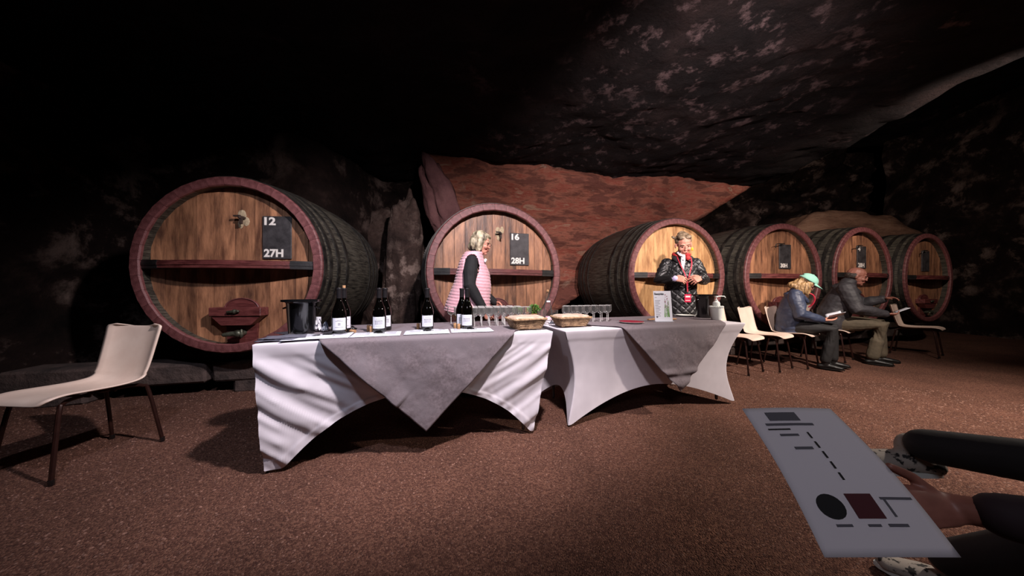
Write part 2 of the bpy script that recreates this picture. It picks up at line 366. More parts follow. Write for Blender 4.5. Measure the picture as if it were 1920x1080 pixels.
def rock_mat(name, cols, scale, flake=None, fr=(0.6, 0.64), bump=0.6, stretch=(1, 1, 1), fscale=4.0, centre=None):
    m = bpy.data.materials.new(name); m.use_nodes = True; nt = m.node_tree; b = nt.nodes['Principled BSDF']; L = nt.links.new
    b.inputs['Roughness'].default_value = 0.92; b.inputs['Specular IOR Level'].default_value = 0.15
    tc = nt.nodes.new('ShaderNodeTexCoord'); mp = nt.nodes.new('ShaderNodeMapping'); mp.inputs['Scale'].default_value = stretch; L(tc.outputs['Object'], mp.inputs[0])
    n = nt.nodes.new('ShaderNodeTexNoise'); n.inputs['Scale'].default_value = scale; n.inputs['Detail'].default_value = 10; n.inputs['Roughness'].default_value = 0.65; n.inputs['Distortion'].default_value = 0.2
    L(mp.outputs[0], n.inputs['Vector']); cr = nt.nodes.new('ShaderNodeValToRGB'); L(n.outputs['Fac'], cr.inputs[0])
    el = cr.color_ramp.elements; el[0].position = 0.28; el[0].color = (*lin(cols[0]), 1); el[1].position = 0.74; el[1].color = (*lin(cols[-1]), 1)
    for i, c in enumerate(cols[1:-1]): e = el.new(0.28 + 0.46 * (i + 1) / (len(cols) - 1)); e.color = (*lin(c), 1)
    col = cr.outputs[0]
    if flake:
        n2 = nt.nodes.new('ShaderNodeTexNoise'); n2.inputs['Scale'].default_value = fscale; n2.inputs['Detail'].default_value = 9; n2.inputs['Roughness'].default_value = 0.7; n2.inputs['Distortion'].default_value = 0.15
        L(tc.outputs['Object'], n2.inputs['Vector']); c2 = nt.nodes.new('ShaderNodeValToRGB'); c2.color_ramp.elements[0].position = fr[0]; c2.color_ramp.elements[1].position = fr[1]; L(n2.outputs['Fac'], c2.inputs[0])
        n3 = nt.nodes.new('ShaderNodeTexNoise'); n3.inputs['Scale'].default_value = 0.9; n3.inputs['Detail'].default_value = 3; L(tc.outputs['Object'], n3.inputs['Vector'])
        c3 = nt.nodes.new('ShaderNodeValToRGB'); c3.color_ramp.elements[0].position = 0.42; c3.color_ramp.elements[1].position = 0.62; L(n3.outputs['Fac'], c3.inputs[0])
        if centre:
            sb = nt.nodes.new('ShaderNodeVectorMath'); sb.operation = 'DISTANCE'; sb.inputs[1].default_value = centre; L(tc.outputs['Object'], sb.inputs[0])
            mr = nt.nodes.new('ShaderNodeMapRange'); mr.inputs[1].default_value = 1.0; mr.inputs[2].default_value = 3.4; mr.inputs[3].default_value = 0.24; mr.inputs[4].default_value = -0.12; L(sb.outputs['Value'], mr.inputs[0])  # flakes fade away from one point, painting in where the ceiling is lit
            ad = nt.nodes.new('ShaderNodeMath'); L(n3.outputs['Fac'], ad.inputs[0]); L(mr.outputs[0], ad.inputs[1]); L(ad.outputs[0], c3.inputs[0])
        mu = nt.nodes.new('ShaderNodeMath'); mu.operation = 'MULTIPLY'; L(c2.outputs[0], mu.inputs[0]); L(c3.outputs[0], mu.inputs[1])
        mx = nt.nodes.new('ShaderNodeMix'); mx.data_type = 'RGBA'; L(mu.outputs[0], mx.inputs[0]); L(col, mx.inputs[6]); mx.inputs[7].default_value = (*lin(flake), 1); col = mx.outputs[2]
    L(col, b.inputs['Base Color'])
    nb = nt.nodes.new('ShaderNodeTexNoise'); nb.inputs['Scale'].default_value = scale * 3; nb.inputs['Detail'].default_value = 10; nb.inputs['Roughness'].default_value = 0.7; L(mp.outputs[0], nb.inputs['Vector'])
    bp = nt.nodes.new('ShaderNodeBump'); bp.inputs['Strength'].default_value = bump; bp.inputs['Distance'].default_value = 0.06; L(nb.outputs['Fac'], bp.inputs['Height']); L(bp.outputs[0], b.inputs['Normal'])
    return m
M_['redrock'] = rock_mat('red sandstone', [(0.20, 0.13, 0.12), (0.48, 0.30, 0.26), (0.44, 0.28, 0.24), (0.62, 0.40, 0.33), (0.58, 0.31, 0.26), (0.68, 0.54, 0.45), (0.46, 0.29, 0.25)], 2.2, (0.64, 0.53, 0.46), (0.57, 0.66), bump=1.0, stretch=(0.7, 0.7, 2.6), fscale=3.0)
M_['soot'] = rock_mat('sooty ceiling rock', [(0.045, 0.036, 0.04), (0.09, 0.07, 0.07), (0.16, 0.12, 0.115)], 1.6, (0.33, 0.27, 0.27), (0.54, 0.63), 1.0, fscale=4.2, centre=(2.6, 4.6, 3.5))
M_['darkrock'] = rock_mat('grey brown cave rock', [(0.045, 0.035, 0.035), (0.15, 0.11, 0.10), (0.27, 0.21, 0.19)], 1.8, (0.50, 0.43, 0.40), (0.52, 0.62), 0.9, fscale=1.8)
M_['tanrock'] = rock_mat('tan sandstone', [(0.30, 0.21, 0.18), (0.58, 0.44, 0.36), (0.72, 0.58, 0.48)], 1.8, None, bump=1.0, stretch=(0.7, 0.7, 2.4))
M_['mauverock'] = rock_mat('mauve sandstone', [(0.26, 0.17, 0.17), (0.42, 0.29, 0.29), (0.50, 0.36, 0.35)], 1.5, None, bump=0.7)
M_['greyrock'] = rock_mat('pale flecked grey rock', [(0.10, 0.08, 0.08), (0.30, 0.24, 0.22), (0.46, 0.38, 0.35)], 2.2, (0.62, 0.54, 0.50), (0.50, 0.60), 1.0, fscale=4)
def gravel_floor_mat():
    m = bpy.data.materials.new('red brown gravel floor'); m.use_nodes = True; nt = m.node_tree; b = nt.nodes['Principled BSDF']; L = nt.links.new
    b.inputs['Roughness'].default_value = 0.95; b.inputs['Specular IOR Level'].default_value = 0.2
    tc = nt.nodes.new('ShaderNodeTexCoord')
    v = nt.nodes.new('ShaderNodeTexVoronoi'); v.inputs['Scale'].default_value = 150; L(tc.outputs['Object'], v.inputs['Vector'])
    cr = nt.nodes.new('ShaderNodeValToRGB'); el = cr.color_ramp.elements
    el[0].position = 0.0; el[0].color = (*lin((0.29, 0.185, 0.155)), 1); el[1].position = 1; el[1].color = (*lin((0.50, 0.355, 0.29)), 1)
    e = el.new(0.5); e.color = (*lin((0.38, 0.255, 0.21)), 1)
    sp = nt.nodes.new('ShaderNodeSeparateColor'); L(v.outputs['Color'], sp.inputs[0]); L(sp.outputs[0], cr.inputs[0])
    n = nt.nodes.new('ShaderNodeTexNoise'); n.inputs['Scale'].default_value = 1.7; n.inputs['Detail'].default_value = 6; L(tc.outputs['Object'], n.inputs['Vector'])
    mr = nt.nodes.new('ShaderNodeMapRange'); mr.inputs[1].default_value = 0.3; mr.inputs[2].default_value = 0.7; mr.inputs[3].default_value = 0.72; mr.inputs[4].default_value = 1.15; L(n.outputs['Fac'], mr.inputs[0])
    hv = nt.nodes.new('ShaderNodeHueSaturation'); L(cr.outputs[0], hv.inputs['Color']); L(mr.outputs[0], hv.inputs['Value']); L(hv.outputs[0], b.inputs['Base Color'])
    bp = nt.nodes.new('ShaderNodeBump'); bp.invert = True; bp.inputs['Strength'].default_value = 1.0; bp.inputs['Distance'].default_value = 0.008; L(v.outputs['Distance'], bp.inputs['Height'])
    L(bp.outputs[0], b.inputs['Normal']); return m
M_['floor'] = gravel_floor_mat()
M_['pebble'] = mat('gravel stones', (0.26, 0.165, 0.135), (0.54, 0.40, 0.34), 55, 2, rough=0.9, contrast=(0.3, 0.7))

# ------------------------------------------------------------------ setting: floor, ceiling, walls of the rock cellar
ROW = math.atan2(0.23, 1)
def floorz(X, Y):
    X = np.asarray(X, float); Y = np.asarray(Y, float)
    P = np.stack([X * 1.1, Y * 1.1, X * 0], 1)
    z = 0.010 * fbm(P, 3, 5) + 0.004 * fbm(P * 6, 2, 9)
    return z - 0.012
def build_floor():
    nx, ny = 260, 170
    X, Y = np.meshgrid(np.linspace(-6, 11, nx + 1), np.linspace(-1.5, 11, ny + 1)); X = X.ravel(); Y = Y.ravel()
    o = mesh_obj('floor', np.stack([X, Y, floorz(X, Y)], 1), gfaces(nx, ny), M_['floor']); tag(o, kind='structure')
    # loose stones on the gravel
    N = 30000
    r = np.random.rand(N) ** 0.8 * 4.6 + 0.9; a = (np.random.rand(N) - 0.5) * R(122)
    px, py = r * np.sin(a), r * np.cos(a); pz = floorz(px, py)
    s = (0.0022 + 0.0045 * np.random.rand(N) ** 3) * (0.75 + r * 0.16)
    base = np.array([(1, 0, 0), (0, 1, 0), (-1, 0, 0), (0, -1, 0), (0, 0, 0.8), (0, 0, -0.6)])
    tf = np.array([(0, 1, 4), (1, 2, 4), (2, 3, 4), (3, 0, 4)])
    th = np.random.rand(N) * 6.28; c, si = np.cos(th), np.sin(th)
    el = 0.7 + 0.6 * np.random.rand(N)
    bx = base[None, :, 0] * el[:, None]; by = np.repeat(base[None, :, 1], N, 0)
    V = np.stack([px[:, None] + s[:, None] * (bx * c[:, None] - by * si[:, None]), py[:, None] + s[:, None] * (bx * si[:, None] + by * c[:, None]),
                  pz[:, None] + s[:, None] * base[None, :, 2]], 2).reshape(-1, 3)
    F = (tf[None] + (np.arange(N) * 6)[:, None, None]).reshape(-1, 3)
    me = bpy.data.meshes.new('gravel'); me.vertices.add(len(V)); me.vertices.foreach_set('co', V.ravel())
    me.loops.add(len(F) * 3); me.loops.foreach_set('vertex_index', F.ravel().astype(np.int32))
    me.polygons.add(len(F)); me.polygons.foreach_set('loop_start', np.arange(0, len(F) * 3, 3, dtype=np.int32)); me.update(calc_edges=True)
    me.materials.append(M_['pebble']); g = bpy.data.objects.new('gravel', me); COL.objects.link(g)
    tag(g, 'loose red-brown gravel covering the cellar floor', 'gravel', kind='stuff')
build_floor()
def sstep(a, b, x): t = np.clip((x - a) / (b - a), 0, 1); return t * t * (3 - 2 * t)
CEIL = 3.5
def build_cave():
    # back wall as a relief over (X, z): red rock mass in the middle, a dark gallery left of it, a sloping arch opening right of it
    nx, nz = 330, 110
    X, Z = np.meshgrid(np.linspace(-6.5, 13, nx + 1), np.linspace(-0.2, 6.0, nz + 1)); X = X.ravel(); Z = Z.ravel()
    P = np.stack([X, Z, Z * 0], 1)
    base = 5.72 + 0.23 * (X + 0.5)
    edge_r = 4.0 + (Z - 2.45) * 1.65
    open_r = sstep(-0.12, 0.10, X - edge_r)                       # behind the arch on the right
    left_edge = -1.52 - 0.25 * (CEIL - Z) * 0 + 0.22 * (3.5 - Z)
    open_l = sstep(0.0, 0.42, left_edge - X) * (1 - sstep(-3.35, -3.05, -(X + 0.0) * 1.0 - 6.6 + 0))
    mid = sstep(0.0, 0.42, left_edge - X) * sstep(-3.15, -2.75, X)
    Y = base + open_r * 2.2 + mid * 1.3
    Y -= sstep(-2.35, -2.15, X) * (1 - sstep(-2.0, -1.75, X)) * 1.0 * (1 - sstep(2.2, 2.6, Z))
    Y -= sstep(-2.75, -2.95, X) * 0.3
    rough = 0.22 + 0.25 * open_r + 0.1 * mid
    Y += rough * fbm(P * np.array([0.9, 1.8, 1]), 5, 3)
    bed = fbm(P * np.array([0.5, 5.5, 1]), 3, 21)
    Y += 0.05 * bed
    Y -= open_r * 1.6 * sstep(7.2, 8.4, X) * (1 - sstep(2.5, 3.2, Z))
    vv = np.stack([X, Y, Z], 1); F = np.array(gfaces(nx, nz))
    fx = vv[F[:, 0], 0] + 0.03; fz = vv[F[:, 0], 2]; er = 4.0 + (fz - 2.45) * 1.65
    isred = (fx > -1.97 + 0.22 * (3.5 - fz)) & (fx < er + 0.35)
    o = mesh_obj('wall_back', vv, F, [M_['redrock'], M_['darkrock']]); tag(o, kind='structure')
    o.data.polygons.foreach_set('material_index', np.where(isred, 0, 1).astype(np.int32))
    # ceiling
    nx, ny = 220, 150
    X, Y = np.meshgrid(np.linspace(-6.5, 13, nx + 1), np.linspace(-2.5, 10, ny + 1)); X = X.ravel(); Y = Y.ravel()
    P = np.stack([X, Y, X * 0], 1)
    z = CEIL + 0.10 * fbm(P * 0.8, 5, 31) + 0.03 * fbm(P * np.array([3, 6, 1]), 3, 41)
    z += sstep(5.55, 6.2, X - 0.10 * np.sin(Y * 1.3)) * 2.4
    z -= 0.55 * sstep(-0.5, 3.0, X) * sstep(2.5, 4.0, Y) * (1 - sstep(4.8, 6.0, Y)) * 0
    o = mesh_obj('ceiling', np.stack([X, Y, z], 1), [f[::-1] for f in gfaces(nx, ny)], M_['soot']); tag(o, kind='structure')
    # side walls and wall behind the camera
    def side(name, fn, nu=60, nv=30):
        v, f = grid(nu, nv, fn); v = np.array(v); v += (0.18 * fbm(v * 0.9, 4, 77))[:, None] * np.array([1, 0.4, 0]); o = mesh_obj(name, v, f, M_['darkrock']); tag(o, kind='structure')
    side('wall_left', lambda u, v: (-5.2, -2.2 + 10.5 * u, -0.2 + 5 * v))
    side('wall_right', lambda u, v: (12.2, -2.2 + 12.0 * u, -0.2 + 6.4 * v))
    side('wall_front', lambda u, v: (-5.5 + 18 * u, -2.0, -0.2 + 6.4 * v))
build_cave()

def rock(name, c, r, seed, m, label=None, cat='rock', amp=0.22, parent=None, n=36, group=None):
    v, f = ell((0, 0, 0), (1, 1, 1), n); v = np.array(v)
    q = v * (1 + amp * fbm(v * 1.3 + seed, 4, seed))[:, None]; q = np.sign(q) * np.abs(q) ** 0.8
    q = q * np.array(r)
    o = mesh_obj(name, q, f, m, parent, loc=c)
    if label: tag(o, label, cat, group)
    return o
rock('rock', (-1.93, 5.45, 1.35), (0.32, 0.3, 1.35), 3, M_['greyrock'], 'grey upright rock spur left of the second cask, under the black ceiling', n=60, amp=0.38)
o = rock('rock', (-1.25, 5.32, 2.66), (0.25, 0.2, 0.80), 6, M_['mauverock'], 'uneven mauve rock rib at the left end of the red rock wall', n=60, amp=0.42); o.rotation_euler = (0, R(-17), 0)
rock('boulder', (9.55, 8.75, 2.2), (1.85, 0.8, 1.2), 8, M_['tanrock'], 'large rounded brown boulder above the casks at the far right', n=60)
rock('boulder', (-3.45, 5.55, 1.75), (0.40, 0.35, 1.35), 12, M_['greyrock'], 'grey leaning rock behind the right shoulder of the big left cask', n=60, amp=0.35)
rock('boulder', (-2.75, 6.2, 1.3), (0.42, 0.3, 1.2), 17, M_['greyrock'], 'pale-flecked rock in the dark recess between the first two casks', n=60, amp=0.4)

# stone sills the casks lie on: individual blocks
def sill(name, y_off, x0, x1, z0, z1, depth, gap_every):
    root = thing(name, 'long stone sill of rough blocks under the fronts of the casks' if y_off < 0.5 else 'stone sill of rough blocks under the backs of the casks', 'sill')
    x = x0; k = 0
    while x < x1:
        Lb = random.uniform(0.65, 1.1)
        bm_v, bm_f = bbox_((0, 0, 0), (Lb - 0.02, depth, z1 - z0), 0.02)
        v = np.array(bm_v); v += 0.006 * fbm(v * 7 + k, 3, k)[:, None]
        cx = x + Lb / 2
        o = mesh_obj('stone_block', v, bm_f, M_['stone'], root, smooth=False, loc=(cx, 2.88 + 0.28 * (cx + 2.74) + y_off + random.uniform(-0.015, 0.015), (z0 + z1) / 2 + random.uniform(-0.01, 0.01)), rotz=math.atan(0.27))
        if k % gap_every == 0:
            v2 = np.array(bbox_((0, 0, 0), (0.36, depth * 0.9, z0 + 0.05), 0.03)[0]); v2 += 0.015 * fbm(v2 * 5 + k, 3, k + 9)[:, None]
            mesh_obj('footing_stone', v2, bbox_((0, 0, 0), (1, 1, 1), 0.03)[1], M_['stone'], root, smooth=False, loc=(cx, 2.88 + 0.28 * (cx + 2.74) + y_off, (z0 + 0.02) / 2 - 0.015), rotz=math.atan(0.27))
        x += Lb; k += 1
sill('stone_sill', 0.42, -4.6, 8.6, 0.12, 0.32, 0.34, 2)
sill('stone_sill', 1.35, -4.6, 8.6, 0.02, 0.32, 0.30, 3)

# ------------------------------------------------------------------ casks
def barrel(loc_face, ang, zc, Rr, label, num, cap, widths, plate, door=True, wood='wood', L=1.65, hook=False, seed=0):
    rs = random.Random(seed)
    bulge = 0.055; NS = 34; th = 0.085
    root = thing('wine_cask', label, 'barrel', (loc_face[0], loc_face[1], zc - Rr - 0.0), ang, None)
    z0 = Rr
    Ry = lambda y: Rr - 0.012 + bulge * math.sin(PI * min(max(y, 0), L) / L)
    # staves
    da = PI / NS * 0.985; ys = [0, 0.012, 0.05, 0.25, 0.5, 0.825, 1.15, 1.4, 1.6, L]
    v = []
    for y in ys:
        ro = Ry(y) - (0.01 if y == 0 else 0); ri = Ry(y) - th + (0.01 if y == 0 else 0)
        for (rr, aa) in ((ri, -da), (ro, -da), (ro + 0.003, 0), (ro, da), (ri, da)):
            v.append((rr * math.sin(aa), y, rr * math.cos(aa)))
    f = []
    for i in range(len(ys) - 1):
        for k in range(5): a = i * 5 + k; b = i * 5 + (k + 1) % 5; f.append((a, b, b + 5, a + 5))
    f.append((4, 3, 2, 1, 0)); e = (len(ys) - 1) * 5; f.append((e, e + 1, e + 2, e + 3, e + 4))
    sm = None
    for k in range(NS):
        if sm is None: o = mesh_obj('stave', v, f, M_['stave'], root, smooth=True); flatsharp(o, 30); sm = o
        else: o = sm.copy(); COL.objects.link(o)
        o.location = (0, 0, z0); o.rotation_euler = (0, 2 * PI * k / NS + 0.05, 0)
        if k == 0: sm = o
    # hoops
    for y, wd in ((0.055, 0.05), (0.15, 0.05), (0.29, 0.055), (0.47, 0.055), (1.18, 0.055), (1.36, 0.055), (1.50, 0.05), (1.60, 0.05)):
        n = 56; vv = []
        for (yy, dr) in ((y - wd / 2, 0.004), (y - wd / 2, 0.011), (y + wd / 2, 0.011), (y + wd / 2, 0.004)):
            for k in range(n):
                a = 2 * PI * k / n; rr = Ry(yy) + dr; vv.append((rr * math.sin(a), yy, rr * math.cos(a)))
        ff = [(i * n + k, ((i + 1) % 4) * n + k, ((i + 1) % 4) * n + (k + 1) % n, i * n + (k + 1) % n) for i in range(4) for k in range(n)]
        hp = mesh_obj('hoop', vv, ff, M_['hoop'], root, smooth=True, loc=(0, 0, z0)); flatsharp(hp, 30)
        mb = MB()
        a = -1.25 if y > 0.4 else -2.2
        for t in (-0.05, -0.017, 0.017, 0.05):
            c = Vector(((Ry(y) + 0.013) * math.sin(a + t), y, (Ry(y) + 0.013) * math.cos(a + t))); mb.add(ell(c, (0.008, 0.008, 0.008), 6))
        mb.build('rivet', M_['hoop'], hp)
    # head: boards clipped by the circle, recessed
    Rh = Ry(0.1) - th + 0.006; tot = sum(widths); xs = [-Rh]
    for wd in widths: xs.append(xs[-1] + wd / tot * 2 * Rh)
    for i in range(len(widths)):
        a, b = xs[i] + 0.0022, xs[i + 1] - 0.0022; k = 8; top = []
        for j in range(k + 1):
            x = a + (b - a) * j / k; top.append((x, math.sqrt(max(Rh * Rh - x * x, 0))))
        if i == 0: top = top[1:]
        if i == len(widths) - 1: top = top[:-1]
        out = top + [(x, -z) for x, z in reversed(top)]
        dy = rs.uniform(-0.0025, 0.0025)
        mb = MB(); mb.add(prism(out, 0.105 + dy, 0.145 + dy))
        o = mb.build('head_board', M_[wood], root, smooth=False, loc=(0, 0, z0))
    # back head
    bk = MB(); bk.add(prism([(Rh * math.cos(2 * PI * k / 40), Rh * math.sin(2 * PI * k / 40)) for k in range(40)], L - 0.1, L - 0.07)); bk.build('back_head', M_['darkwood'], root, smooth=False, loc=(0, 0, z0))
    # cross bar
    hw = Rh - 0.004; n = 24
    def yfront(x): return 0.025 - 0.14 * (1 - (x / hw) ** 2)
    lay = [(0.030, 0.0), (0.018, 0.007), (0.016, 0.001), (-0.012, 0.001), (-0.015, 0.007), (-0.028, 0.007)]
    def bar(xa, xb, grow, m, nm, n=24):
        vv = []
        prof = [(0.036 + grow, 0.004), (0.020, 0.004), (0.017, 0.0), (-0.008, 0.0), (-0.011, 0.004), (-0.036 - grow, 0.004)]
        for i in range(n + 1):
            x = xa + (xb - xa) * i / n; yf = yfront(x) - grow
            vv.append((x, 0.103, 0.036 + grow))
            for (zz, d) in prof: vv.append((x, yf + d * 1.5, zz))
            vv.append((x, 0.103, -0.036 - grow))
        m8 = 8; ff = [(i * m8 + k, i * m8 + (k + 1) % m8, (i + 1) * m8 + (k + 1) % m8, (i + 1) * m8 + k) for i in range(n) for k in range(m8)]
        ff.append(tuple(range(m8 - 1, -1, -1))); ff.append(tuple(n * m8 + k for k in range(m8)))
        return mesh_obj(nm, vv, ff, M_[m], root, smooth=False, loc=(0, 0, z0))
    bar(-hw + 0.2, hw - 0.2, 0.0, 'redbar', 'cross_bar')
    bar(-hw, -hw + 0.2, 0.004, 'blackpaint', 'bar_end', 6); bar(hw - 0.2, hw, 0.004, 'blackpaint', 'bar_end', 6)
    # man door with its bar, wedge, tap panel
    if door:
        dx = 0.07 if num == '12' else 0.0
        zb = -0.78 * Rr / 0.875
        ar = [(0.150 * math.cos(PI * k / 16) + dx, -0.425 + 0.095 * math.sin(PI * k / 16)) for k in range(17)]
        dr = MB(); dr.add(prism((ar + [(dx - 0.13, zb), (dx + 0.13, zb)])[::-1], 0.075, 0.11)); d = dr.build('man_door', M_['redbar'], root, smooth=False, loc=(0, 0, z0))
        at = MB(); at.add(tube([(x, 0.073, z) for x, z in [(0.153 * math.cos(PI * k / 16) + dx, -0.425 + 0.099 * math.sin(PI * k / 16)) for k in range(17)]], 0.006, 6)); at.build('arch_trim', M_['redpaint'], d)
        kb = MB(); kb.add(bbox_((dx - 0.0, 0.045, -0.455), (0.46, 0.12, 0.085), 0.006)); kb.build('door_bar', M_['redbar'], root, loc=(0, 0, z0))
        wg = MB(); wg.add(prism([(dx - 0.22, -0.498), (dx + 0.22, -0.498), (dx + 0.13, -0.585), (dx - 0.13, -0.585)], 0.0, 0.076)); wg.build('wedge', M_['redbar'], root, smooth=False, loc=(0, 0, z0))
        bt = MB(); bt.add(ell((dx + 0.01, -0.028, -0.45), (0.026, 0.018, 0.022), 10)); bt.add(tube([(dx - 0.045, -0.03, -0.455), (dx + 0.04, -0.03, -0.448)], 0.014, 8)); bt.build('bolt_nut', M_['brass'], root, loc=(0, 0, z0))
        tp = MB(); c = Vector((dx + 0.02, 0.075, -0.665)); tp.add(tube([c, c + Vector((0, -0.07, 0))], 0.028, 12)); tp.add(ell(c + Vector((0, -0.08, 0)), (0.042, 0.03, 0.036), 12))
        tp.add(tube([c + Vector((0, -0.08, 0)), c + Vector((-0.06, -0.09, -0.002)), c + Vector((-0.105, -0.095, -0.008))], [0.028, 0.024, 0.020], 10)); tp.add(ell(c + Vector((0.035, -0.08, 0.0)), (0.018, 0.018, 0.045), 10)); tp.build('tap', M_['brass'], root, loc=(0, 0, z0))
    # slate with the numbers
    if plate is None: return root
    px, pz, pw, ph = plate
    sl = MB(); sl.add(bbox_((px, 0.095, pz), (pw, 0.014, ph), 0.003)); s = sl.build('number_plate', M_['slate'], root, loc=(0, 0, z0))
    RX = Matrix.Rotation(R(90), 4, 'X')
    if num: text_obj('painted_number', num, 0.105, M_['whitepaint'], s, Matrix.Translation((px - pw / 2 - 0.002 + (0.0 if num != '4' else 0.02), 0.0865, pz + ph / 2 - 0.088)) @ RX, 0.004, 1.2)
    if cap: text_obj('painted_number', cap, 0.105 if num else 0.09, M_['whitepaint'], s, Matrix.Translation((px - pw / 2 + 0.015, 0.0865, pz - ph / 2 + 0.022)) @ RX, 0.004, 1.02)
    # bung or hook
    if hook:
        hk = MB(); hk.add(tube([(px - 0.11, 0.105, pz + 0.2), (px - 0.11, 0.03, pz + 0.2), (px - 0.25, 0.02, pz + 0.195), (px - 0.31, 0.02, pz + 0.18), (px - 0.32, 0.02, pz + 0.13)], 0.007, 6)); hk.build('iron_hook', M_['hoop'], root, loc=(0, 0, z0))
    else:
        bx, bz = px - 0.31, pz + 0.19
        if num == '16': bx = px - 0.27
        crust = MB()
        for k in range(9): crust.add(ell((bx + rs.uniform(-0.035, 0.035), 0.102, bz + rs.uniform(-0.06, 0.06)), (rs.uniform(0.02, 0.035), 0.005, rs.uniform(0.02, 0.05)), 8))
        crust.build('lime_crust', M_['chalk'], root, loc=(0, 0, z0))
        pg = MB(); pg.add(tube([(bx, 0.105, bz), (bx, 0.04, bz - 0.004)], 0.016, 8)); pg.add(box((bx - 0.03, 0.05, bz + 0.01), (0.06, 0.02, 0.016))); pg.add(box((bx + 0.005, 0.05, bz - 0.04), (0.022, 0.02, 0.06))); pg.build('spigot', M_['darkwood'], root, smooth=False, loc=(0, 0, z0))
    return root
W12 = [0.16, 0.13, 0.17, 0.17, 0.21, 0.20, 0.15, 0.13, 0.14, 0.13, 0.12]
W16 = [0.13, 0.14, 0.13, 0.15, 0.2, 0.17, 0.15, 0.14, 0.12, 0.12, 0.14]
barrel((-2.741, 2.88), R(6), 1.30, 0.865, 'big oak wine cask at far left, slate reading 12 and 27H', '12', '27H', W12, (0.385, 0.285, 0.27, 0.43), seed=1)
barrel((-0.180, 3.75), R(17), 1.28, 0.875, 'oak wine cask behind the woman in pink, slate reading 16 and 28H', '16', '28H', W16, (0.32, 0.315, 0.26, 0.42), seed=2)
barrel((2.538, 4.523), R(14), 1.28, 0.875, 'pale-headed oak wine cask behind the woman in the black quilted coat', '', '', W12, None, wood='woodlight', seed=3)
barrel((4.40, 4.80), R(15), 1.28, 0.86, 'oak wine cask behind the woman in the mint cap, slate reading 30H', '', '30H', W16, (0.13, 0.33, 0.26, 0.40), hook=True, seed=4)
barrel((6.22, 5.26), R(17), 1.32, 0.86, 'oak wine cask behind the seated man, grey slate reading 4 and 28H', '4', '28H', W12, (0.11, 0.33, 0.26, 0.40), hook=True, seed=5)
barrel((8.05, 5.75), R(17), 1.30, 0.86, 'last oak wine cask of the row, beyond the seated man', '', '', W16, (0.11, 0.33, 0.26, 0.40), hook=True, seed=6)

def chock(x, y, ang, zt):
    o = MB(); o.add(prism([(-0.28, 0), (0.28, 0), (0.28, 0.03), (0.12, zt), (-0.12, zt), (-0.28, 0.03)], -0.09, 0.09))
    return o
for k, (x, y, a, zb) in enumerate(((-2.741, 2.88, 6, 0.435), (-0.18, 3.75, 17, 0.405), (2.538, 4.523, 14, 0.405), (4.40, 4.80, 15, 0.42), (6.22, 5.26, 17, 0.46), (8.05, 5.75, 17, 0.44))):
    for yo in (0.42, 1.3):
        zt = zb - 0.062 * math.sin(PI * yo / 1.65) - 0.004
        mb = MB(); mb.add(prism([(-0.4, 0), (0.4, 0), (0.4, 0.10), (0.2, 0.015 + zt - 0.32), (0, zt - 0.32), (-0.2, 0.015 + zt - 0.32), (-0.4, 0.10)][::-1], -0.08, 0.08))
        o = mb.build('saddle_chock', M_['darkwood'], None, smooth=False, loc=(x - math.sin(R(a)) * yo, y + math.cos(R(a)) * yo, 0.32), rotz=R(a))
        tag(o, 'dark timber chock under the %s of the %s cask from the left' % ('front' if yo < 1 else 'back', ('first', 'second', 'third', 'fourth', 'fifth', 'sixth')[k]), 'chock', 'timber chocks under the casks')

# ------------------------------------------------------------------ tables
TA = R(17.2); TW = 0.76; TH = 0.74
T1 = (Vector((-1.475, 1.69, 0)), 1.87); T2 = (Vector((0.40, 2.265, 0)), 1.90)
def tp(T, p, q, z=0.0):
    o = T[0]; return Vector((o.x + p * math.cos(TA) - q * math.sin(TA), o.y + p * math.sin(TA) + q * math.cos(TA), z))
def table(T, label):
    root = thing('folding_table', label, 'table', T[0], TA); L = T[1]
    m = MB(); m.add(bbox_((L / 2, TW / 2, TH - 0.025), (L - 0.03, TW - 0.03, 0.04), 0.01)); m.build('table_top', M_['tabletop'], root)
    ix, iy = (0.115, 0.085) if L < 1.89 else (0.20, 0.13)
    for x in (ix, L - 0.21):
        for y in (iy, TW - iy):
            q = MB(); q.add(tube([(x, y, TH - 0.046), (x, y, 0.01)], 0.013, 8)); q.build('leg', M_['steel'], root)
    return root
table(T1, 'folding table under the wrinkled white cover, at left')
table(T2, 'folding table under the tight white cover, at right')
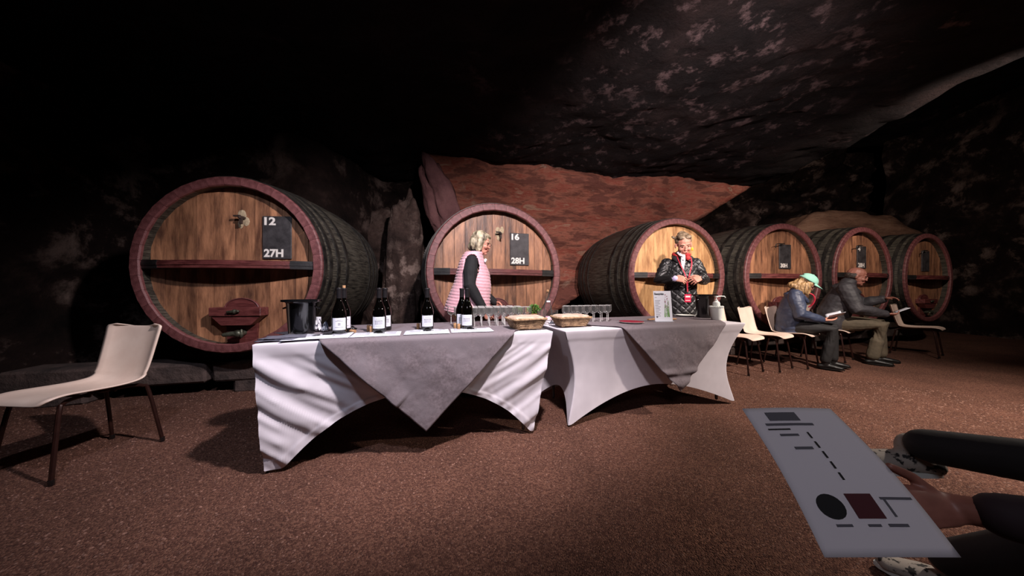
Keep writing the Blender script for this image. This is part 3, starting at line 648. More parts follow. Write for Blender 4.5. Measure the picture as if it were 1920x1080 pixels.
def cover(T, label, peak, n_, feet, bow, cin, wr, seed):
    """feet: inset (left, right); bow: sideways pull-in; cin: how far the hem centre is drawn in"""
    L = T[1]; H = TH + 0.006
    fl, fr = feet; fd = 0.03
    NU, NV = 150, 70; V, F = [], []
    def add(v, f):
        n = len(V); V.extend([tuple(map(float, p)) for p in v]); F.extend([tuple(int(i) + n for i in q) for q in f])
    u, v = np.meshgrid(np.linspace(0, 1, NU + 1), np.linspace(0, 1, NV + 1)); u = u.ravel(); v = v.ravel()
    def hem(u, pk, ed=0.965):
        e = np.where(u < 0.5, 0.885 if (wr and ed > 0.94) else ed, ed); return 0.004 + pk * np.clip(1 - np.abs((2 * u - 1) / e) ** n_, 0, 1)
    def face(front):
        z = H * (1 - v) + hem(u, peak) * v
        drop = 1 - z / H
        prof = drop + 0 * v
        inl = fl * prof + bow * np.sin(PI * np.clip(drop, 0, 1)) ** 1.2; inr = fr * prof + bow * 1.15 * np.sin(PI * np.clip(drop, 0, 1)) ** 1.2
        x = inl + (L - inl - inr) * u
        yin = fd * prof + bow * 0.5 * np.sin(PI * drop) + cin * v ** 1.5 * (4 * u * (1 - u))
        if wr and front:
            xx = np.abs(x); d = H - z
            def folds(s, amp, dd, c, ph, sd):
                phi = dd - c * np.power(np.clip(s, 0, 2), 0.8)
                P = np.stack([phi * 13 + ph, s * 1.6, s * 0], 1)
                r = vnoise(P, sd) + 0.55 * vnoise(P * np.array([2.3, 1.7, 1]), sd + 1)
                ridg = 1 - np.abs(vnoise(np.stack([phi * 9 + ph, s * 0.9, s * 0], 1), sd + 2)) * 2
                rg2 = 1 - np.abs(vnoise(np.stack([phi * 21 + ph, s * 2.2, s * 0], 1), sd + 5)) * 3
                return amp * (0.85 * r + 0.75 * np.clip(ridg, 0, 1) ** 2 + 0.30 * np.clip(rg2, 0, 1) ** 2)
            wl = np.clip(1.15 - u * 2.1, 0, 1) ** 0.7; wrr = np.clip((u - 0.50) * 2.2, 0, 1) ** 0.8
            yy = folds(x, 0.025, d, 0.60, 0.3, 3) * wl + folds(L - x, 0.021, d, 0.55, 4.1, 13) * wrr
            yin = yin - yy * sstep(0.03, 0.13, d) * (0.5 + 0.5 * np.clip(d * 3, 0, 1))
            # gathers along the hem
            g = np.sin(u * 150 + 4 * vnoise(np.stack([u * 9, v * 2, u * 0], 1), 8)) * 0.004 * sstep(0.80, 0.95, v) * (1 - sstep(0.95, 0.965, v)); yin -= g
        if wr: yin -= 0.004 * sstep(0.90, 0.912, v)           # sewn hem band
        yin -= 0.0025 * (1 - sstep(0.075, 0.082, H - z)) * sstep(0.0, 0.02, H - z)         # top seam
        return x, yin, z
    for front in (True, False):
        x, yin, z = face(front); y = yin if front else TW - yin
        f = gfaces(NU, NV); add(np.stack([x, y, z], 1), [q[::-1] for q in f] if front else f)
    for left in (True, False):
        z = H * (1 - v) + hem(u, peak * 0.9, 0.93) * v; drop = 1 - z / H
        base = (fl if left else fr) * drop + bow * (1 if left else 1.15) * np.sin(PI * drop) ** 1.2
        yin = fd * drop + bow * 0.5 * np.sin(PI * drop)
        x = base + cin * 0.9 * v ** 1.5 * (4 * u * (1 - u)); y = yin + (TW - 2 * yin) * u
        if wr: x = x + 0.012 * fbm(np.stack([z * 5, u * 3, u * 0], 1), 3, 6) * sstep(0.03, 0.2, drop) * (4 * u * (1 - u)) ** 0.5
        x = x if left else L - x
        f = gfaces(NU, NV); add(np.stack([x, y, z], 1), f if left else [q[::-1] for q in f])
    ut, vt = np.meshgrid(np.linspace(0, 1, NU + 1), np.linspace(0, 1, NU + 1)); ut = ut.ravel(); vt = vt.ravel()
    dome = 0.004 * np.minimum(1, 12 * np.minimum(np.minimum(ut, 1 - ut), np.minimum(vt, 1 - vt)))
    add(np.stack([L * ut, TW * vt, H + dome], 1), gfaces(NU, NU))
    me_o = mesh_obj('stretch_table_cover', V, F, M_['white_cloth'], None, True, loc=T[0], rotz=TA)
    bm = bmesh.new(); bm.from_mesh(me_o.data); bmesh.ops.remove_doubles(bm, verts=bm.verts, dist=0.0006)
    # round the top rim and the upright corners a little
    bm.to_mesh(me_o.data); bm.free()
    s = me_o.modifiers.new('soft', 'SMOOTH'); s.factor = 0.5; s.iterations = 5
    me_o.data.update()
    return tag(me_o, label, 'tablecloth')
cover(T1, 'wrinkled white stretch cover with arched hem on the left table', 0.37, 2.2, (0.05, 0.15), 0.0, 0.03, True, 1)
cover(T2, 'tight smooth white stretch cover on the right table, sides drawn in', 0.215, 1.9, (0.045, 0.10), 0.095, 0.05, False, 2)

def runner(T, pc, drop, S, label, seed, curl):
    NU = 150; H = TH + 0.0165
    a, b = np.meshgrid(np.linspace(0, S, NU + 1), np.linspace(0, S, NU + 1)); a = a.ravel(); b = b.ravel()
    p = pc + (a - b) / math.sqrt(2); q = -drop + (a + b) / math.sqrt(2)
    r = 0.022; off = 0.036 if not curl else 0.018
    y = np.where(q >= r, q, 0); z = np.where(q >= r, H, 0.0)
    hang = np.clip(-q, 0, None)
    arc = (q < r)
    # bend then hang
    s = np.clip(r - q, 0, None); bend = r * PI / 2
    th = np.clip(s / r, 0, PI / 2)
    y = np.where(arc, r - (r + off) * np.sin(th), y); z = np.where(arc, H - r * (1 - np.cos(th)) - np.clip(s - bend, 0, None), z)
    # back edge drop
    bk = np.clip(q - (TW - 0.0), 0, None); y = np.where(bk > 0, TW + 0.02 + 0 * bk, y); z = np.where(bk > 0, H - bk, z)
    P = np.stack([p * 4, z * 4, q * 2], 1); front = np.clip(s * 6, 0, 1)
    wv = 0.008 * fbm(np.stack([p * 3 + z * 3, z * 1.5, p * 0], 1), 3, seed) + 0.0035 * fbm(P * 3, 3, seed + 5)
    y = y - front * (wv + 0.014)
    # drawn along the slanting edge
    if curl:
        k = sstep(0.33, 0.55, s); y = y - k * 0.014 * np.sin(s * 70 + 4 * fbm(P, 2, 3) - 9 * ((p - pc) / 0.5) ** 2) - k * 0.014 * (1 - np.clip(np.abs(p - pc) / 0.3, 0, 1)); y = y - 0.01 * k
        e = sstep(0.12, 0.02, np.minimum(a, b)) * front; y = y - e * 0.012 * np.clip(vnoise(np.stack([(a + b) * 13, a * 0, b * 0], 1), 44), 0, 1) * sstep(0.1, 0.3, s)
    else:
        e = sstep(0.16, 0.0, a) * front * (b > 0.25); y = y - 0.018 * e * np.abs(np.sin(b * 9))
        y = y - 0.008 * sstep(0.1, 0.3, s) * (1 + vnoise(np.stack([p * 5 + z * 3, z * 0.8, p * 0], 1), 77))
    z = np.where(~arc, z + 0.0015 * (fbm(P * 1.5, 3, seed + 9) * 0.5 + 0.5), z)
    o = mesh_obj('overlay_cloth', np.stack([p, y, z], 1), gfaces(NU, NU), M_['grey_cloth'], None, True, loc=T[0], rotz=TA)
    m = o.modifiers.new('t', 'SOLIDIFY'); m.thickness = 0.0022; m.offset = 1
    return tag(o, label, 'cloth')
runner(T1, 0.95, 0.60, 1.42, 'taupe linen square laid cornerwise on the left table, point hanging smooth', 4, False)
runner(T2, 1.07, 0.555, 1.40, 'taupe linen square laid cornerwise on the right table, point rumpled', 14, True)
ZT = TH + 0.0195
ZW = TH + 0.011

# ------------------------------------------------------------------ things on the tables
def put(o, T, p, q, z=ZT, rz=0.0): o.location = tp(T, p, q, z); o.rotation_euler = (0, 0, TA + rz); return o
def bottle(label, lab_kind):
    root = thing('wine_bottle', label, 'bottle')
    pr = [(0.036, 0.0), (0.040, 0.004), (0.0415, 0.02), (0.0415, 0.125), (0.040, 0.145), (0.034, 0.17), (0.025, 0.195), (0.0175, 0.22), (0.0148, 0.245), (0.0142, 0.292), (0.0158, 0.293), (0.0158, 0.300), (0.010, 0.301)]
    m = MB(); m.add(lathe(pr, 28)); m.build('bottle_body', M_['bottle'], root, ang=50)
    c = MB(); c.add(lathe([(0.0162, 0.235), (0.0158, 0.245), (0.0154, 0.29), (0.0170, 0.291), (0.0170, 0.302), (0.0165, 0.303), (0.0, 0.3035)], 20)); c.build('capsule', M_['capsule'], root)
    def patch(a0, a1, z0, z1, rr=0.0421, n=12):
        return grid(n, 1, lambda u, v: (rr * math.sin(a0 + (a1 - a0) * u), -rr * math.cos(a0 + (a1 - a0) * u), z0 + (z1 - z0) * v))
    l = MB(); l.add(patch(-0.95, 0.95, 0.03, 0.108)); lb = l.build('label', M_['paper'], root)
    pr_ = MB()
    rr = 0.0424
    if lab_kind == 'castle':
        for z in (0.093, 0.046): pr_.add(patch(-0.4, 0.4, z, z + 0.0016, rr, 4))
        for k in range(9): a = -0.5 + k * 0.125; pr_.add(patch(a, a + 0.045, 0.060, 0.078 + (0.004 if k in (0, 4, 8) else 0), rr, 1))
        pr_.add(patch(-0.56, 0.56, 0.080, 0.083, rr, 5)); pr_.add(patch(-0.56, 0.56, 0.057, 0.0585, rr, 5))
    else:
        for z, a in ((0.086, 0.5), (0.094, 0.25), (0.046, 0.55)): pr_.add(patch(-a, a, z, z + 0.0022, rr, 5))
        for z in (0.060, 0.066, 0.072): pr_.add(patch(-0.17, 0.17, z, z + 0.003, rr, 3))
    pr_.build('label_print', M_['ink'], lb)
    return root
def from_px(T, px, q):
    """table-local p of the point at depth q (from the front edge) that the camera sees in pixel column px"""
    k = (px - 960) / FPX; o = T[0]; c, s = math.cos(TA), math.sin(TA)
    # (o.x + p c - q s) = k (o.y + p s + q c)
    return (k * (o.y + q * c) - o.x + q * s) / (c - k * s)
bt = bottle('', 'text')
bt2 = bottle('', 'castle')
B = [(bt, 636, 0.21, 'dark wine bottle with plain text label, nearest the black bucket', 'wine bottles on the left table'),
     (None, 645, 0.30, 'dark wine bottle half hidden behind the one nearest the black bucket', ''),
     (bt2, 711, 0.22, 'dark wine bottle, front one of the second pair from the black bucket', ''),
     (None, 722, 0.33, 'dark wine bottle half hidden at the back of the second pair', ''),
     (None, 801, 0.24, 'dark wine bottle standing alone between the two pairs, castle label', ''),
     (None, 876, 0.22, 'dark wine bottle with castle label next to the wine glasses', ''),
     (None, 866, 0.30, 'dark wine bottle behind the castle-label bottle next to the wine glasses', '')]
for i, (o, px, q, lab, g) in enumerate(B):
    if o is None: o = copy_tree(bt if i == 1 else bt2)
    p = from_px(T1, px, q); o.scale = (1.1, 1.1, 1.02); put(o, T1, p, q); k = math.atan2(o.location.x, o.location.y)
    o.rotation_euler = (0, 0, -k + 0.1 * math.sin(i * 2.1)); o['label'] = lab; o['group'] = 'wine bottles on the left table'
# loose cork stuck in hindmost bottle of first pair
def cork(label, T, px, q, lying=False, rz=0.0, z=ZT):
    m = MB(); m.add(lathe([(0.0105, 0), (0.0115, 0.002), (0.0115, 0.042), (0.0105, 0.044)], 12))
    o = m.build('wine_cork', M_['cork'], None); tag(o, label, 'cork', 'corks on the left table')
    put(o, T, from_px(T, px, q), q, z + (0.0118 if lying else 0.0), rz)
    if lying: o.rotation_euler = (R(90), 0, rz)
    return o
cork('wine cork lying on its side right of the first bottle pair', T1, 657, 0.25, True, R(70))
cork('wine cork standing left of the second bottle pair, the back one', T1, 691, 0.30)
cork('wine cork standing against the left side of the second bottle pair', T1, 696, 0.22)
cork('wine cork standing behind the lone middle bottle', T1, 784, 0.31)
cork('wine cork standing left of the last bottle pair', T1, 853, 0.25)
cork('wine cork standing in front of the last bottle pair', T1, 860, 0.19)
# bare neck cork on the hidden bottle
o = cork('cork half pushed back into the hindmost bottle by the bucket', T1, 645, 0.30, False, 0, ZT + 0.288)
o.data = o.data.copy(); o.data.transform(Matrix.Scale(0.9, 4))

def bucket(T, px, q, label, s=1.0, hgt=0.23, brim=0.117):
    root = thing('spittoon_bucket', label, 'bucket')
    t = 0.004
    pr = [(0.0, 0.006), (0.070, 0.006), (0.072, 0.01), (0.084, hgt - 0.02), (0.094, hgt - 0.006), (brim - 0.003, hgt - 0.003), (brim, hgt), (brim, hgt - 0.012), (brim - 0.004, hgt - 0.014), (brim - 0.006, hgt - 0.009), (0.096, hgt - 0.012), (0.088, hgt - 0.024), (0.076, 0.01), (0.074, 0.0), (0.0, 0.0)]
    m = MB(); m.add(lathe([(r * s, z) for r, z in pr], 40, True)); m.build('bucket_shell', M_['blackplastic'], root, ang=60)
    k = MB()
    for sg in (-1, 1): k.add(tube([(sg * 0.084 * s, 0.012, hgt - 0.05), (sg * 0.106 * s, 0.0, hgt - 0.058), (sg * 0.084 * s, -0.012, hgt - 0.05)], 0.006, 6, 3))
    k.build('side_lug', M_['blackplastic'], root)
    return put(root, T, from_px(T, px, q), q)
bucket(T1, 566, 0.30, 'black plastic wine bucket with flared brim on the left table')
bucket(T2, 1321, 0.42, 'black plastic wine bucket with flared brim beside the hand gel pump', 1.0, 0.25, 0.122)

def crumple(label, T, px, q, size, seed, m, cat='napkin', hs=1.0, rz=0):
    n = 22; u, v = np.meshgrid(np.linspace(-1, 1, n + 1), np.linspace(-1, 1, n + 1)); u = u.ravel(); v = v.ravel()
    P = np.stack([u * 1.6, v * 1.6, u * 0], 1)
    h = np.abs(fbm(P, 4, seed)) * 0.8 + 0.25 * (1 - (u * u + v * v) * 0.5)
    x = u * size[0] * (0.75 + 0.3 * vnoise(P * 1.3, seed + 3)); y = v * size[1] * (0.75 + 0.3 * vnoise(P * 1.3, seed + 4))
    h = h - h.min()
    o = mesh_obj('crumpled_' + cat.replace(' ', '_'), np.stack([x, y, h * size[2] * hs], 1), gfaces(n, n), m, None, True)
    s = o.modifiers.new('t', 'SOLIDIFY'); s.thickness = 0.002
    tag(o, label, cat); return put(o, T, from_px(T, px, q), q, ZT + 0.002, rz)
M_['striped'] = mat('striped paper', (0.85, 0.85, 0.88), (0.20, 0.22, 0.30), 24, 1, (0.1, 5, 0.1), rough=0.8, contrast=(0.55, 0.6))
crumple('crumpled white paper with fine dark stripes between bucket and bottles', T1, 600, 0.36, (0.055, 0.035, 0.07), 3, M_['striped'])
# upright roll of white paper
m = MB(); m.add(lathe([(0.016, 0), (0.018, 0.05), (0.017, 0.10), (0.015, 0.10), (0.015, 0.06), (0.0, 0.055)], 14)); o = m.build('rolled_napkin', M_['paper'], None); tag(o, 'upright roll of white paper right beside the black bucket', 'napkin'); put(o, T1, from_px(T1, 597, 0.43), 0.43)
crumple('small crumpled dark foil behind the first bottle pair', T1, 661, 0.42, (0.03, 0.02, 0.03), 9, M_['capsule'], 'foil')

def napkin_stack():
    root = thing('napkin_stack', 'slate grey folded napkins at the left corner of the left table', 'napkins')
    for k, (dx, dy, rz) in enumerate(((0, 0, 0.1), (0.012, 0.01, -0.22), (0.03, 0.02, 0.25))):
        v, f = grid(8, 8, lambda u, v: ((u - 0.5) * 0.20, (v - 0.5) * 0.13, 0.002 + 0.003 * math.sin(u * 5 + k) ** 2))
        n0 = len(v)
        o = mesh_obj('folded_napkin', v, f, M_['greynapkin'], root, True, loc=(dx, dy, 0.006 * k + 0.001), rotz=rz)
        s = o.modifiers.new('t', 'SOLIDIFY'); s.thickness = 0.004; s.offset = 1
    put(root, T1, 0.10, 0.09, ZW)
napkin_stack()
def sheet(label, T, p, q, rz, w=0.297, h=0.21, kind=0, z=ZT):
    root = thing('tasting_sheet', label, 'paper', (0, 0, 0), 0, 'tasting sheets along the front of the left table')
    curl = 0.006 if kind % 2 else 0.002
    v, f = grid(12, 6, lambda a, b: ((a - 0.5) * w, (b - 0.5) * h, curl * (math.sin(a * 7 + kind) ** 2) * b))
    s = mesh_obj('sheet', v, f, M_['paper'], root, True); m_ = s.modifiers.new('t', 'SOLIDIFY'); m_.thickness = 0.0008
    pm = MB(); zz = curl + 0.0012
    pm.add(box((0.0, 0.055, zz), (0.055, 0.05, 0.0006))); pm.add(box((0.02, 0.03, zz), (0.05, 0.018, 0.0006)));
    pm.build('printed_picture', M_['inkdark'], root, smooth=False)
    tm = MB()
    for k in range(6): tm.add(box((-0.085, 0.07 - k * 0.022, zz), (0.085, 0.003, 0.0006))); tm.add(box((0.085, 0.07 - k * 0.022, zz), (0.07, 0.003, 0.0006)))
    tm.build('printed_lines', M_['ink'], root, smooth=False)
    put(root, T, p, q, z, rz)
for i, (px, q, rz, lab) in enumerate(((548, 0.115, 0.12, 'printed white sheet next to the grey napkins, leftmost of the row'), (610, 0.115, 0.02, 'printed white sheet lying in front of the first bottle pair'),
                          (707, 0.115, 0.0, 'printed white sheet lying in front of the second bottle pair'), (801, 0.115, -0.03, 'slightly curled printed sheet in front of the lone bottle'), (884, 0.12, -0.05, 'printed white sheet at the right end of the row, by the glasses'))):
    sheet(lab, T1, from_px(T1, px, q) if i else 0.27, q, rz, kind=i, z=ZT + (0.001 if i % 2 else 0.0) + 0.001 * i)

def wine_glass(label):
    root = thing('wine_glass', label, 'glass')
    b = MB(); b.add(lathe([(0.004, 0.078), (0.018, 0.082), (0.029, 0.095), (0.0325, 0.11), (0.0315, 0.13), (0.0285, 0.152)], 16, True)); b.build('bowl', M_['glass'], root)
    s = MB(); s.add(lathe([(0.0036, 0.004), (0.0026, 0.03), (0.0028, 0.07), (0.0055, 0.080)], 8, True)); s.build('stem', M_['glassrim'], root)
    f = MB(); f.add(lathe([(0.031, 0.0), (0.031, 0.0015), (0.015, 0.0035), (0.0042, 0.006)], 16, True)); f.build('foot', M_['glass'], root)
    r = MB(); n = 16; r.add(lathe([(0.0284, 0.1515), (0.0290, 0.1515), (0.0290, 0.1528), (0.0284, 0.1528), (0.0284, 0.1515)], 16, True)); r.build('rim', M_['glassrim'], root)
    return root
def rim_mat():
    m = glass_mat('glass edge', (0.95, 0.95, 0.95), 1.0, 0.55); nt = m.node_tree  # stems and rims get more white, their bright glints put into the colour
    g = [n for n in nt.nodes if n.type == 'BSDF_GLOSSY'][0]; g.inputs['Roughness'].default_value = 0.25
    lw = [n for n in nt.nodes if n.type == 'LAYER_WEIGHT'][0]; lw.inputs[0].default_value = 0.55
    return m
M_['glassrim'] = rim_mat()
g0 = wine_glass('')
first = True
gl = []
for r_ in range(5):
    for c_ in range(9):
        gl.append((T1, 1.262 + 0.066 * (c_ + 0.5 * (r_ % 2)) - 0.022 * r_, 0.34 + 0.066 * r_, 'empty stemmed glass, packed in rows behind the bread basket of the left table', 'wine glasses on the left table', ZT))
for r_ in range(2):
    for c_ in range(7):
        gl.append((T2, from_px(T2, 1060 + c_ * 13.0 + 3 * r_, 0.37 + 0.08 * r_) , 0.37 + 0.08 * r_, 'empty stemmed glass, in the two rows behind the basket of the right table', 'wine glasses on the right table', ZT))
gl2 = []
ORD = ('first', 'second', 'third', 'fourth', 'fifth', 'sixth', 'seventh', 'eighth', 'ninth')
for i, (T, p, q, lab, g, z) in enumerate(gl):
    o = g0 if i == 0 else copy_tree(g0)
    put(o, T, p + random.uniform(-0.004, 0.004), q + random.uniform(-0.004, 0.004), z); o['group'] = g
    if i < 45: o['label'] = 'left-table stemmed glass, %s from left in the %s row from the front' % (ORD[i % 9], ORD[i // 9])
    else: o['label'] = 'right-table stemmed glass, %s from left in the %s row' % (ORD[(i - 45) % 7], ('front', 'back')[(i - 45) // 7])

def basket(label, T, p, q, w, d, h, rz, seed):
    root = thing('bread_basket', label, 'basket'); rs = random.Random(seed)
    mb = MB(); n = 64
    def perim(t, k):   # rounded rectangle
        a = 2 * PI * t; c, s = math.cos(a), math.sin(a); e = 0.17
        x = np.sign(c) * abs(c) ** e; y = np.sign(s) * abs(s) ** e; return x * w / 2 * k, y * d / 2 * k
    rows = 9
    for r_ in range(rows):
        z = 0.006 + (h - 0.012) * r_ / (rows - 1); k = 0.74 + 0.26 * (z / h); pts = []
        for i in range(n + 1):
            x, y = perim(i / n, k); s = 1 + 0.022 * math.sin(i * PI * 0.5 + r_ * PI) ; pts.append((x * s, y * s, z + 0.0006 * math.sin(i * 3)))
        mb.add(loft([(p_, 0.0052, 0.0036) for p_ in pts], (0, 0, 1), 5, False))
    for i in range(0, n, 4):
        x0, y0 = perim(i / n, 0.74); x1, y1 = perim(i / n, 1.0); mb.add(tube([(x0, y0, 0), (x1, y1, h)], 0.003, 5))
    mb.add(box((0, 0, 0.004), (w * 0.70, d * 0.70, 0.004)))
    o = mb.build('basket_weave', M_['wicker'], root); o['kind'] = 'stuff'
    rim = MB()
    for ph in (0, PI):
        pts = []
        for i in range(n + 1):
            x, y = perim(i / n, 1.02); a = i * 0.9 + ph; pts.append((x + 0.003 * math.cos(a), y + 0.003 * math.sin(a), h + 0.003 * math.sin(a)))
        rim.add(loft([(p_, 0.0055, 0.0055) for p_ in pts], (0, 0, 1), 6, False))
    rim.build('rim', M_['wicker'], root)
    nu = 30; u, v = np.meshgrid(np.linspace(-1, 1, nu + 1), np.linspace(-1, 1, nu + 1)); u = u.ravel(); v = v.ravel()
    e = np.maximum(abs(u), abs(v)); zz = h + 0.008 + 0.020 * (1 - e ** 3) * (0.8 + 0.35 * fbm(np.stack([u * 1.5, v * 1.5, u * 0], 1), 4, seed)) - 0.012 * (e > 0.93)
    rr = np.power(np.power(abs(u), 6) + np.power(abs(v), 6) + 1e-9, 1 / 6.0) / np.maximum(e, 1e-6)
    o = mesh_obj('cloth_liner', np.stack([u / rr * w * 0.535, v / rr * d * 0.535, zz], 1), gfaces(nu, nu), M_['liner'], root, True)
    return put(root, T, p, q, ZT, rz)
basket('rectangular wicker bread basket with beige liner on the left table', T1, 1.700, 0.14, 0.275, 0.19, 0.075, 0.06, 1)
basket('oval-cornered wicker bread basket with beige liner on the right table', T2, from_px(T2, 1070, 0.20), 0.20, 0.29, 0.19, 0.072, -0.05, 2)

def herb(label, T, px, q, s=1.0, seed=0):
    root = thing('potted_herb', label, 'plant'); rs = random.Random(seed)
    p = MB(); p.add(lathe([(0.024, 0), (0.026, 0.003), (0.033, 0.05), (0.036, 0.052), (0.036, 0.058), (0.031, 0.058), (0.029, 0.048), (0.0, 0.046)], 18)); p.build('pot', M_['terracotta'], root)
    f = MB()
    for k in range(480):
        a = rs.uniform(0, 6.28); t = rs.random(); rr = 0.044 * math.sqrt(rs.random()) * math.sin(0.5 + t * 2.3); c = Vector((rr * math.cos(a), rr * math.sin(a), 0.056 + t * 0.062))
        d = Vector((math.cos(a), math.sin(a), rs.uniform(-0.2, 1))).normalized(); sd = d.orthogonal().normalized(); L_ = rs.uniform(0.010, 0.016)
        up = d.cross(sd) * 0.002
        f.add(([tuple(c - sd * L_ * 0.4), tuple(c + d * L_ * 0.5 + up - sd * 0.002), tuple(c + d * L_), tuple(c + d * L_ * 0.5 + sd * L_ * 0.4), tuple(c)], [(0, 1, 2, 3, 4)]))
    for k in range(14): a = k * 0.449 * 2; f.add(tube([(0, 0, 0.045), (0.03 * math.cos(a), 0.03 * math.sin(a), 0.11)], 0.001, 4))
    o = f.build('leaves', M_['leaf'], root, smooth=False); o['kind'] = 'stuff'
    root.scale = (s, s, s)
    return put(root, T, from_px(T, px, q), q)
herb('small bushy green herb in a tan pot behind the left basket', T1, 1001, 0.60, 1.3, 1)
herb('small dark green herb in a pot at the end of the glass rows', T1, 970, 0.69, 1.15, 2)
# carafe
root = thing('water_carafe', 'clear glass swing-neck bottle with a cork, between the two baskets', 'bottle')
m = MB(); m.add(lathe([(0.034, 0.0), (0.037, 0.004), (0.0375, 0.10), (0.034, 0.14), (0.022, 0.20), (0.0135, 0.25), (0.0130, 0.275), (0.0145, 0.285)], 24, True)); m.build('bottle_body', M_['glass'], root)
m = MB(); m.add(lathe([(0.0115, 0.27), (0.0125, 0.30), (0.0, 0.301)], 12)); m.build('stopper', M_['cork'], root)
m = MB(); m.add(grid(10, 1, lambda u, v: (0.0250 * math.sin(-0.8 + 1.6 * u), -0.0250 * math.cos(-0.8 + 1.6 * u), 0.188 + 0.014 * v - 0.0))); m.build('neck_label', M_['paper'], root)
m = MB(); m.add(grid(10, 1, lambda u, v: (0.0382 * math.sin(-0.9 + 1.8 * u), -0.0382 * math.cos(-0.9 + 1.8 * u), 0.03 + 0.035 * v))); m.build('label', mat('pink and white label', (0.85, 0.82, 0.84), (0.75, 0.35, 0.55), 60, 2, rough=0.6, contrast=(0.55, 0.6)), root)
put(root, T1, from_px(T1, 1027, 0.42), 0.42)
for k, (px, q) in enumerate(((1014, 0.47), (1040, 0.50), (1018, 0.60))):
    m = MB(); m.add(lathe([(0.026, 0.0), (0.028, 0.003), (0.033, 0.11), (0.032, 0.11), (0.027, 0.006), (0.0, 0.006)], 18, True)); o = m.build('tumbler', M_['glass'], None)
    tag(o, ('clear tumbler just left of the corked water bottle', 'clear tumbler just right of the corked water bottle', 'clear tumbler behind the corked water bottle')[k], 'glass', 'tumblers around the water bottle'); put(o, T1, from_px(T1, px, q), q)
crumple('crumpled white paper napkin between the two bread baskets', T1, 1036, 0.33, (0.035, 0.03, 0.03), 21, M_['paper'], 'paper napkin')

# right table
root = thing('dinner_plate', 'burgundy round plate on the right table beside the menu card', 'plate')
m = MB(); m.add(lathe([(0.0, 0.004), (0.06, 0.004), (0.105, 0.013), (0.106, 0.015), (0.062, 0.007), (0.0, 0.007)], 36)); m.build('plate_face', M_['burgundy'], root)
m = MB(); m.add(lathe([(0.0, 0.0), (0.062, 0.0), (0.107, 0.0115), (0.107, 0.013), (0.06, 0.003), (0.0, 0.003)], 36)); m.build('plate_underside', M_['frost'], root)
put(root, T2, from_px(T2, 1184, 0.20), 0.20)
m = MB(); m.add(lathe([(0.0, 0.0), (0.06, 0.0), (0.105, 0.012), (0.105, 0.015), (0.06, 0.006), (0.0, 0.006)], 36)); o = m.build('dinner_plate', M_['frost'], None); tag(o, 'white round plate at the back of the right table near the black bucket', 'plate'); put(o, T2, from_px(T2, 1284, 0.63), 0.63, ZT)
root = thing('serving_board', 'pale wooden paddle board with a handle behind the menu card', 'board')
m = MB(); m.add(bbox_((0, 0, 0.008), (0.22, 0.11, 0.014), 0.004)); m.build('board', M_['board'], root)
m = MB(); m.add(bbox_((-0.155, 0, 0.008), (0.10, 0.03, 0.013), 0.004)); m.build('handle', M_['board'], root)
put(root, T2, from_px(T2, 1245, 0.36), 0.36, ZT, 0.05)
# menu card in a stand
root = thing('menu_card', 'upright menu card with flower drawing on the right table', 'menu')
cw, ch = 0.165, 0.29
tilt = Matrix.Rotation(R(-8), 4, 'X')
m = MB(); v, f = bbox_((0, 0, ch / 2), (cw, 0.003, ch), 0.0008); m.add((v, f), tilt); card = m.build('card', M_['paper'], root)
RX = Matrix.Rotation(R(90), 4, 'X')
text_obj('menu_heading', 'Beaujolais', 0.026, M_['inkdark'], card, tilt @ Matrix.Translation((-0.074, -0.0022, ch - 0.036)) @ RX, 0.0008, 0.85, 0.0003)
pm = MB()
for k, (ww) in enumerate((0.02, 0.0, 0.05, 0.04, 0.045, 0.03, 0.05, 0.04, 0.045, 0.03, 0.05, 0.04, 0.045)):
    if ww: pm.add(box((-0.072 + ww / 2, -0.0022, ch - 0.062 - k * 0.0145), (ww, 0.0004, 0.003)), tilt)
pm.add(lathe([(0.008, 0), (0.008, 0.0006)], 12), tilt @ Matrix.Translation((-0.06, -0.0018, 0.045)) @ RX)
pm.build('menu_lines', M_['ink'], card, smooth=False)
rs = random.Random(4); st = MB(); fl = MB()
for k in range(16):
    x0 = rs.uniform(0.0, 0.06); x1 = rs.uniform(0.015, 0.065); h1 = rs.uniform(0.08, 0.17)
    a, b = Vector((x0, -0.002, 0.045)), Vector((x1, -0.002, 0.045 + h1)); d = (b - a).cross(Vector((0, 1, 0))).normalized() * 0.0016
    st.add(([tuple(a - d), tuple(a + d), tuple(b + d * 0.4), tuple(b - d * 0.4)], [(0, 1, 2, 3)]), tilt)
for k in range(34):
    t = rs.random(); c = (0.028 + rs.uniform(-0.016, 0.026) * (1 - 0.4 * t), -0.0021, 0.13 + 0.125 * t)
    fl.add(lathe([(rs.uniform(0.002, 0.0048), 0), (0.002, 0.0004)], 6), tilt @ Matrix.Translation(c) @ RX)
st.build('drawn_stems', mat('green ink', (0.42, 0.60, 0.30), rough=0.8), card, smooth=False)
fl.build('drawn_flowers', mat('rose ink', (0.72, 0.35, 0.42), (0.35, 0.28, 0.36), 90, 1, rough=0.8), card, smooth=False)
m = MB(); m.add(bbox_((0, 0.012, 0.005), (cw + 0.004, 0.06, 0.008), 0.002)); m.build('stand_base', mat('clear acrylic base', (0.8, 0.82, 0.85), rough=0.15, alpha=0.5), root)
put(root, T2, from_px(T2, 1245, 0.19), 0.19, ZT, -0.30)
